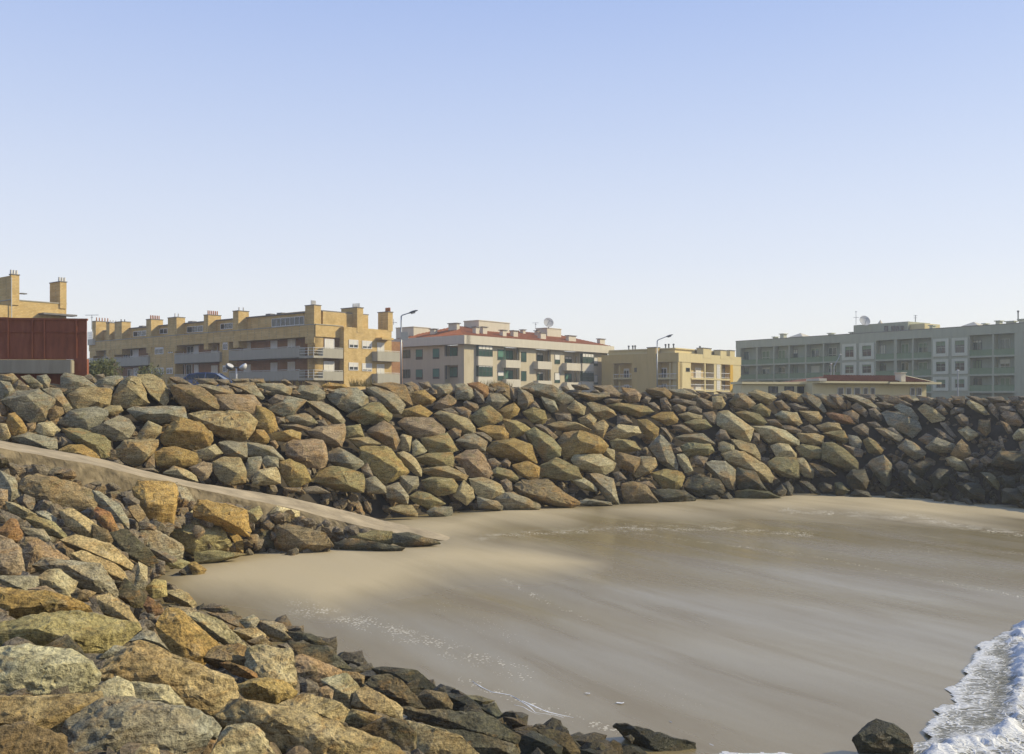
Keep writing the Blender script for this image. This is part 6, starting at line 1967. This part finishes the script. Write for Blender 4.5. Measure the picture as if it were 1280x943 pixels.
# ------------------------------------------------------------------ labels of the boulders
ZONES = [(20, 'under the concrete beam start'), (62, 'under the rusty panels'), (112, 'under the rusty fence corner'), (150, 'under the green bush'), (190, 'under the far tan chimneys'), (232, 'under the brown shrub'),
         (284, 'under the blue car'), (318, 'under the twin floodlight'), (362, 'under the long tan balconies'), (404, 'under the tan corner'), (440, 'under the tan end balconies'), (478, 'under the four tan windows'),
         (522, 'under the lamp with plate'), (562, 'under the green shutters'), (600, 'under the cream corner'), (640, 'under the first bay window'), (676, 'under the roof dish'), (712, 'under the cream balconies'),
         (765, 'under the cream block end'), (808, 'under the yellow side wall'), (842, 'under the plain lamp'), (880, 'under the yellow corner'), (925, 'under the bright yellow pillar'), (968, 'under the low annex'),
         (1014, 'under the annex windows'), (1056, 'under the globe lamp'), (1100, 'under the bungalow windows'), (1135, 'under the bungalow chimney'), (1168, 'under the bungalow gable'), (1212, 'under the thin pale pole'), (1248, 'under the green balconies'), (1400, 'under the grey block end')]
ROWS = [(.16, 'at the wall foot'), (.36, 'low on the wall'), (.60, 'midway up the wall'), (.83, 'high on the wall'), (9, 'on the wall crest')]
def shape_of(r):
    P = np.array(r['P']); P = P - P.mean(0); w, v = np.linalg.eigh(P.T @ P); ra = math.sqrt(max(w[1], 1e-6) / max(w[0], 1e-6)); a = math.degrees(math.atan2(v[1, 1], v[0, 1]))
    a = (a + 90) % 180 - 90
    if ra > 1.55:
        if abs(a) < 17: s = 'flat slab' if ra < 2.5 else 'long flat slab'
        elif abs(a) > 65: s = 'upright slab'
        else: s = 'slanting slab' if ra < 2.5 else 'long slanting slab'
    elif len(r['P']) <= 4: s = 'wedge'
    else: s = 'chunky block' if ra < 1.25 else 'block'
    return s
sing = [r for r in RK if r['single']]
wsz = sorted(r['A'] for r in sing if not r['near']); nsz = sorted(r['A'] for r in sing if r['near'])
for r in sing:
    S = nsz if r['near'] else wsz
    f_ = sum(1 for a in S if a < r['A']) / len(S)
    r['sz'] = 'small' if f_ < .3 else 'medium' if f_ < .62 else 'big' if f_ < .9 else 'huge'
    r['sh'] = shape_of(r)
    r['short'] = '%s %s' % (r['cname'], r['sh'].split()[-1])
    if not r['near']:
        z = next(n_ for x, n_ in ZONES if r['cx'] < x); row = next(n_ for t, n_ in ROWS if r['t'] < t)
        r['place'] = row + ' ' + z
    else:
        x, y = r['cx'], r['cy']
        edge = interp([0, 125, 235, 340, 440, 560], [565, 588, 615, 645, 665, 680], x)
        toe = interp([0, 240, 270, 340, 430, 500, 600, 730, 900], [600, 712, 735, 775, 815, 845, 880, 925, 960], x)
        if r['tile'] in 'RS': pl = 'standing in the foam at the water edge'
        elif x > 296 and y < 700: pl = 'on the sand under the ramp tip' if x > 380 else 'beneath the ramp beside the dry mound'
        elif y < edge + 48: pl = 'tucked against the ramp side'
        elif x > 200 and y < toe + 26: pl = 'at the near slope foot by wet sand' if x > 330 else 'at the near slope foot by the dry mound'
        elif y > 860: pl = 'at the near slope bottom edge'
        elif y > 760: pl = 'on the lower near slope'
        elif y > 690: pl = 'halfway down the near slope'
        else: pl = 'on the upper near slope'
        r['place'] = pl
HAND = {  # nearest outline centre (photo pixels) -> its own description
 (45,845): 'huge rounded pale boulder with rust stained underside at the near slope left edge',
 (175,910): 'huge dark faced grey boulder lying broadside at the bottom of the near slope',
 (200,845): 'big tan striated slab pointing down towards the sand, above the dark faced grey boulder',
 (95,790): 'huge mustard boulder with an olive face, just above the rounded pale boulder',
 (50,755): 'huge ochre slab with orange bands, resting above the mustard boulder',
 (400,910): 'longest tan slab of the near slope, banded, running to the bottom edge',
 (75,725): 'smooth cream block with a flat face, above the orange banded slab',
 (230,770): 'big ochre orange block with a worn hollow, at the middle of the near slope',
 (300,925): 'pale boulder with a broad top at the very bottom beside the banded slab',
 (80,615): 'big brown flat slab with a clean broken edge under the ramp',
 (200,635): 'tall ochre block under the ramp, split by a crack from its grey neighbour',
 (275,650): 'big ochre slab with a dark underside wedged under the ramp lip',
 (1105,920): 'lone dark pointed rock sitting in the foam by the wave',
 (820,925): 'flat dark rock lying in the wet sand by the bottom foam',
 (430,660): 'long smooth grey rock leaning on the ramp end, above the wet dark slabs',
 (375,670): 'broad brown boulder with a dark hollow underneath beside the ramp',
 (175,735): 'narrow pale stone standing upright in a gap of the near slope',
 (15,665): 'rust red pointed stone at the far side of the near slope',
 (195,762): 'rust red stone with a tiny white chip beside it',
 (235,530): 'biggest mustard orange boulder of the far wall, under the pale flat topped slab',
 (437,502): 'big rounded grey boulder on the crest under the four tan windows',
 (742,580): 'pale clean rectangular slab low in the middle of the far wall',
}
hand = {}
for (hx, hy), lab in HAND.items():
    c_ = [r for r in sing if id(r) not in hand]
    best = min(c_, key=lambda r: math.hypot(r['cx'] - hx, r['cy'] - hy) - .15 * math.sqrt(r['A']))
    hand[id(best)] = lab
used = {}
def words_n(s): return len(s.split())
order = sorted(sing, key=lambda r: -r['A'])
keys = {}
for r in sing: keys.setdefault((r['sz'], r['cname'], r['sh'], r['place']), []).append(r)
for r in order:
    o = r['o']
    grp = 'boulders of the near slope' if r['near'] else 'boulders of the far seawall'
    if id(r) in hand: lab = hand[id(r)]
    else:
        base = '%s %s %s %s' % (r['sz'], r['cname'], r['sh'], r['place'])
        cand = []
        if len(keys[(r['sz'], r['cname'], r['sh'], r['place'])]) == 1 and not r['near']: cand.append(base)
        nb = sorted((q for q in sing if q is not r), key=lambda q: math.hypot(q['cx'] - r['cx'], q['cy'] - r['cy']))[:9]
        for q in nb:
            dx, dy = q['cx'] - r['cx'], q['cy'] - r['cy']
            rel = ('below' if dy < 0 else 'above') if abs(dy) > abs(dx) * .6 else 'beside'
            l1 = base + ', %s a %s' % (rel, r and q['short'])
            cand.append(l1)
        for q in nb:
            dx, dy = q['cx'] - r['cx'], q['cy'] - r['cy']
            rel = ('below' if dy < 0 else 'above') if abs(dy) > abs(dx) * .6 else 'beside'
            cand.append('%s %s %s %s, %s a %s %s' % (r['sz'], r['cname'], r['sh'].split()[-1], r['place'], rel, q['sz'], q['short']))
        cand += [c.replace(' of the near slope', '').replace(' the wall', '') for c in cand]
        cand += [c.replace('at the near slope foot by the dry mound', 'by the dry mound').replace('beneath the ramp beside the dry mound', 'beneath the ramp') for c in cand]
        lab = next((c for c in cand if c not in used and words_n(c) <= 16), None)
        if lab is None: lab = next((c for c in cand if c not in used), cand[0])
    lab = lab.replace(' a ochre', ' an ochre').replace(' a olive', ' an olive')
    used[lab] = used.get(lab, 0) + 1
    tag(o, lab, 'boulder', grp)

# ------------------------------------------------------------------ sea haze between here and the far blocks
bm = bmesh.new(); hexa(bm, (-640, -440, -4.6), (1280, 0, 0), (0, 1080, 0), (0, 0, 28))
hz = bm_obj('haze', bm, None)
hm = bpy.data.materials.new('sea_haze'); hm.use_nodes = True
nt = hm.node_tree; nt.nodes.clear()
ou = nt.nodes.new('ShaderNodeOutputMaterial'); pv = nt.nodes.new('ShaderNodeVolumePrincipled')
pv.inputs['Color'].default_value = (0.90, 0.92, 0.93, 1); pv.inputs['Density'].default_value = 0.0007; pv.inputs['Anisotropy'].default_value = 0.2
nt.links.new(pv.outputs[0], ou.inputs['Volume'])
hz.data.materials.append(hm)
tag(hz, 'pale sea haze', kind='stuff')
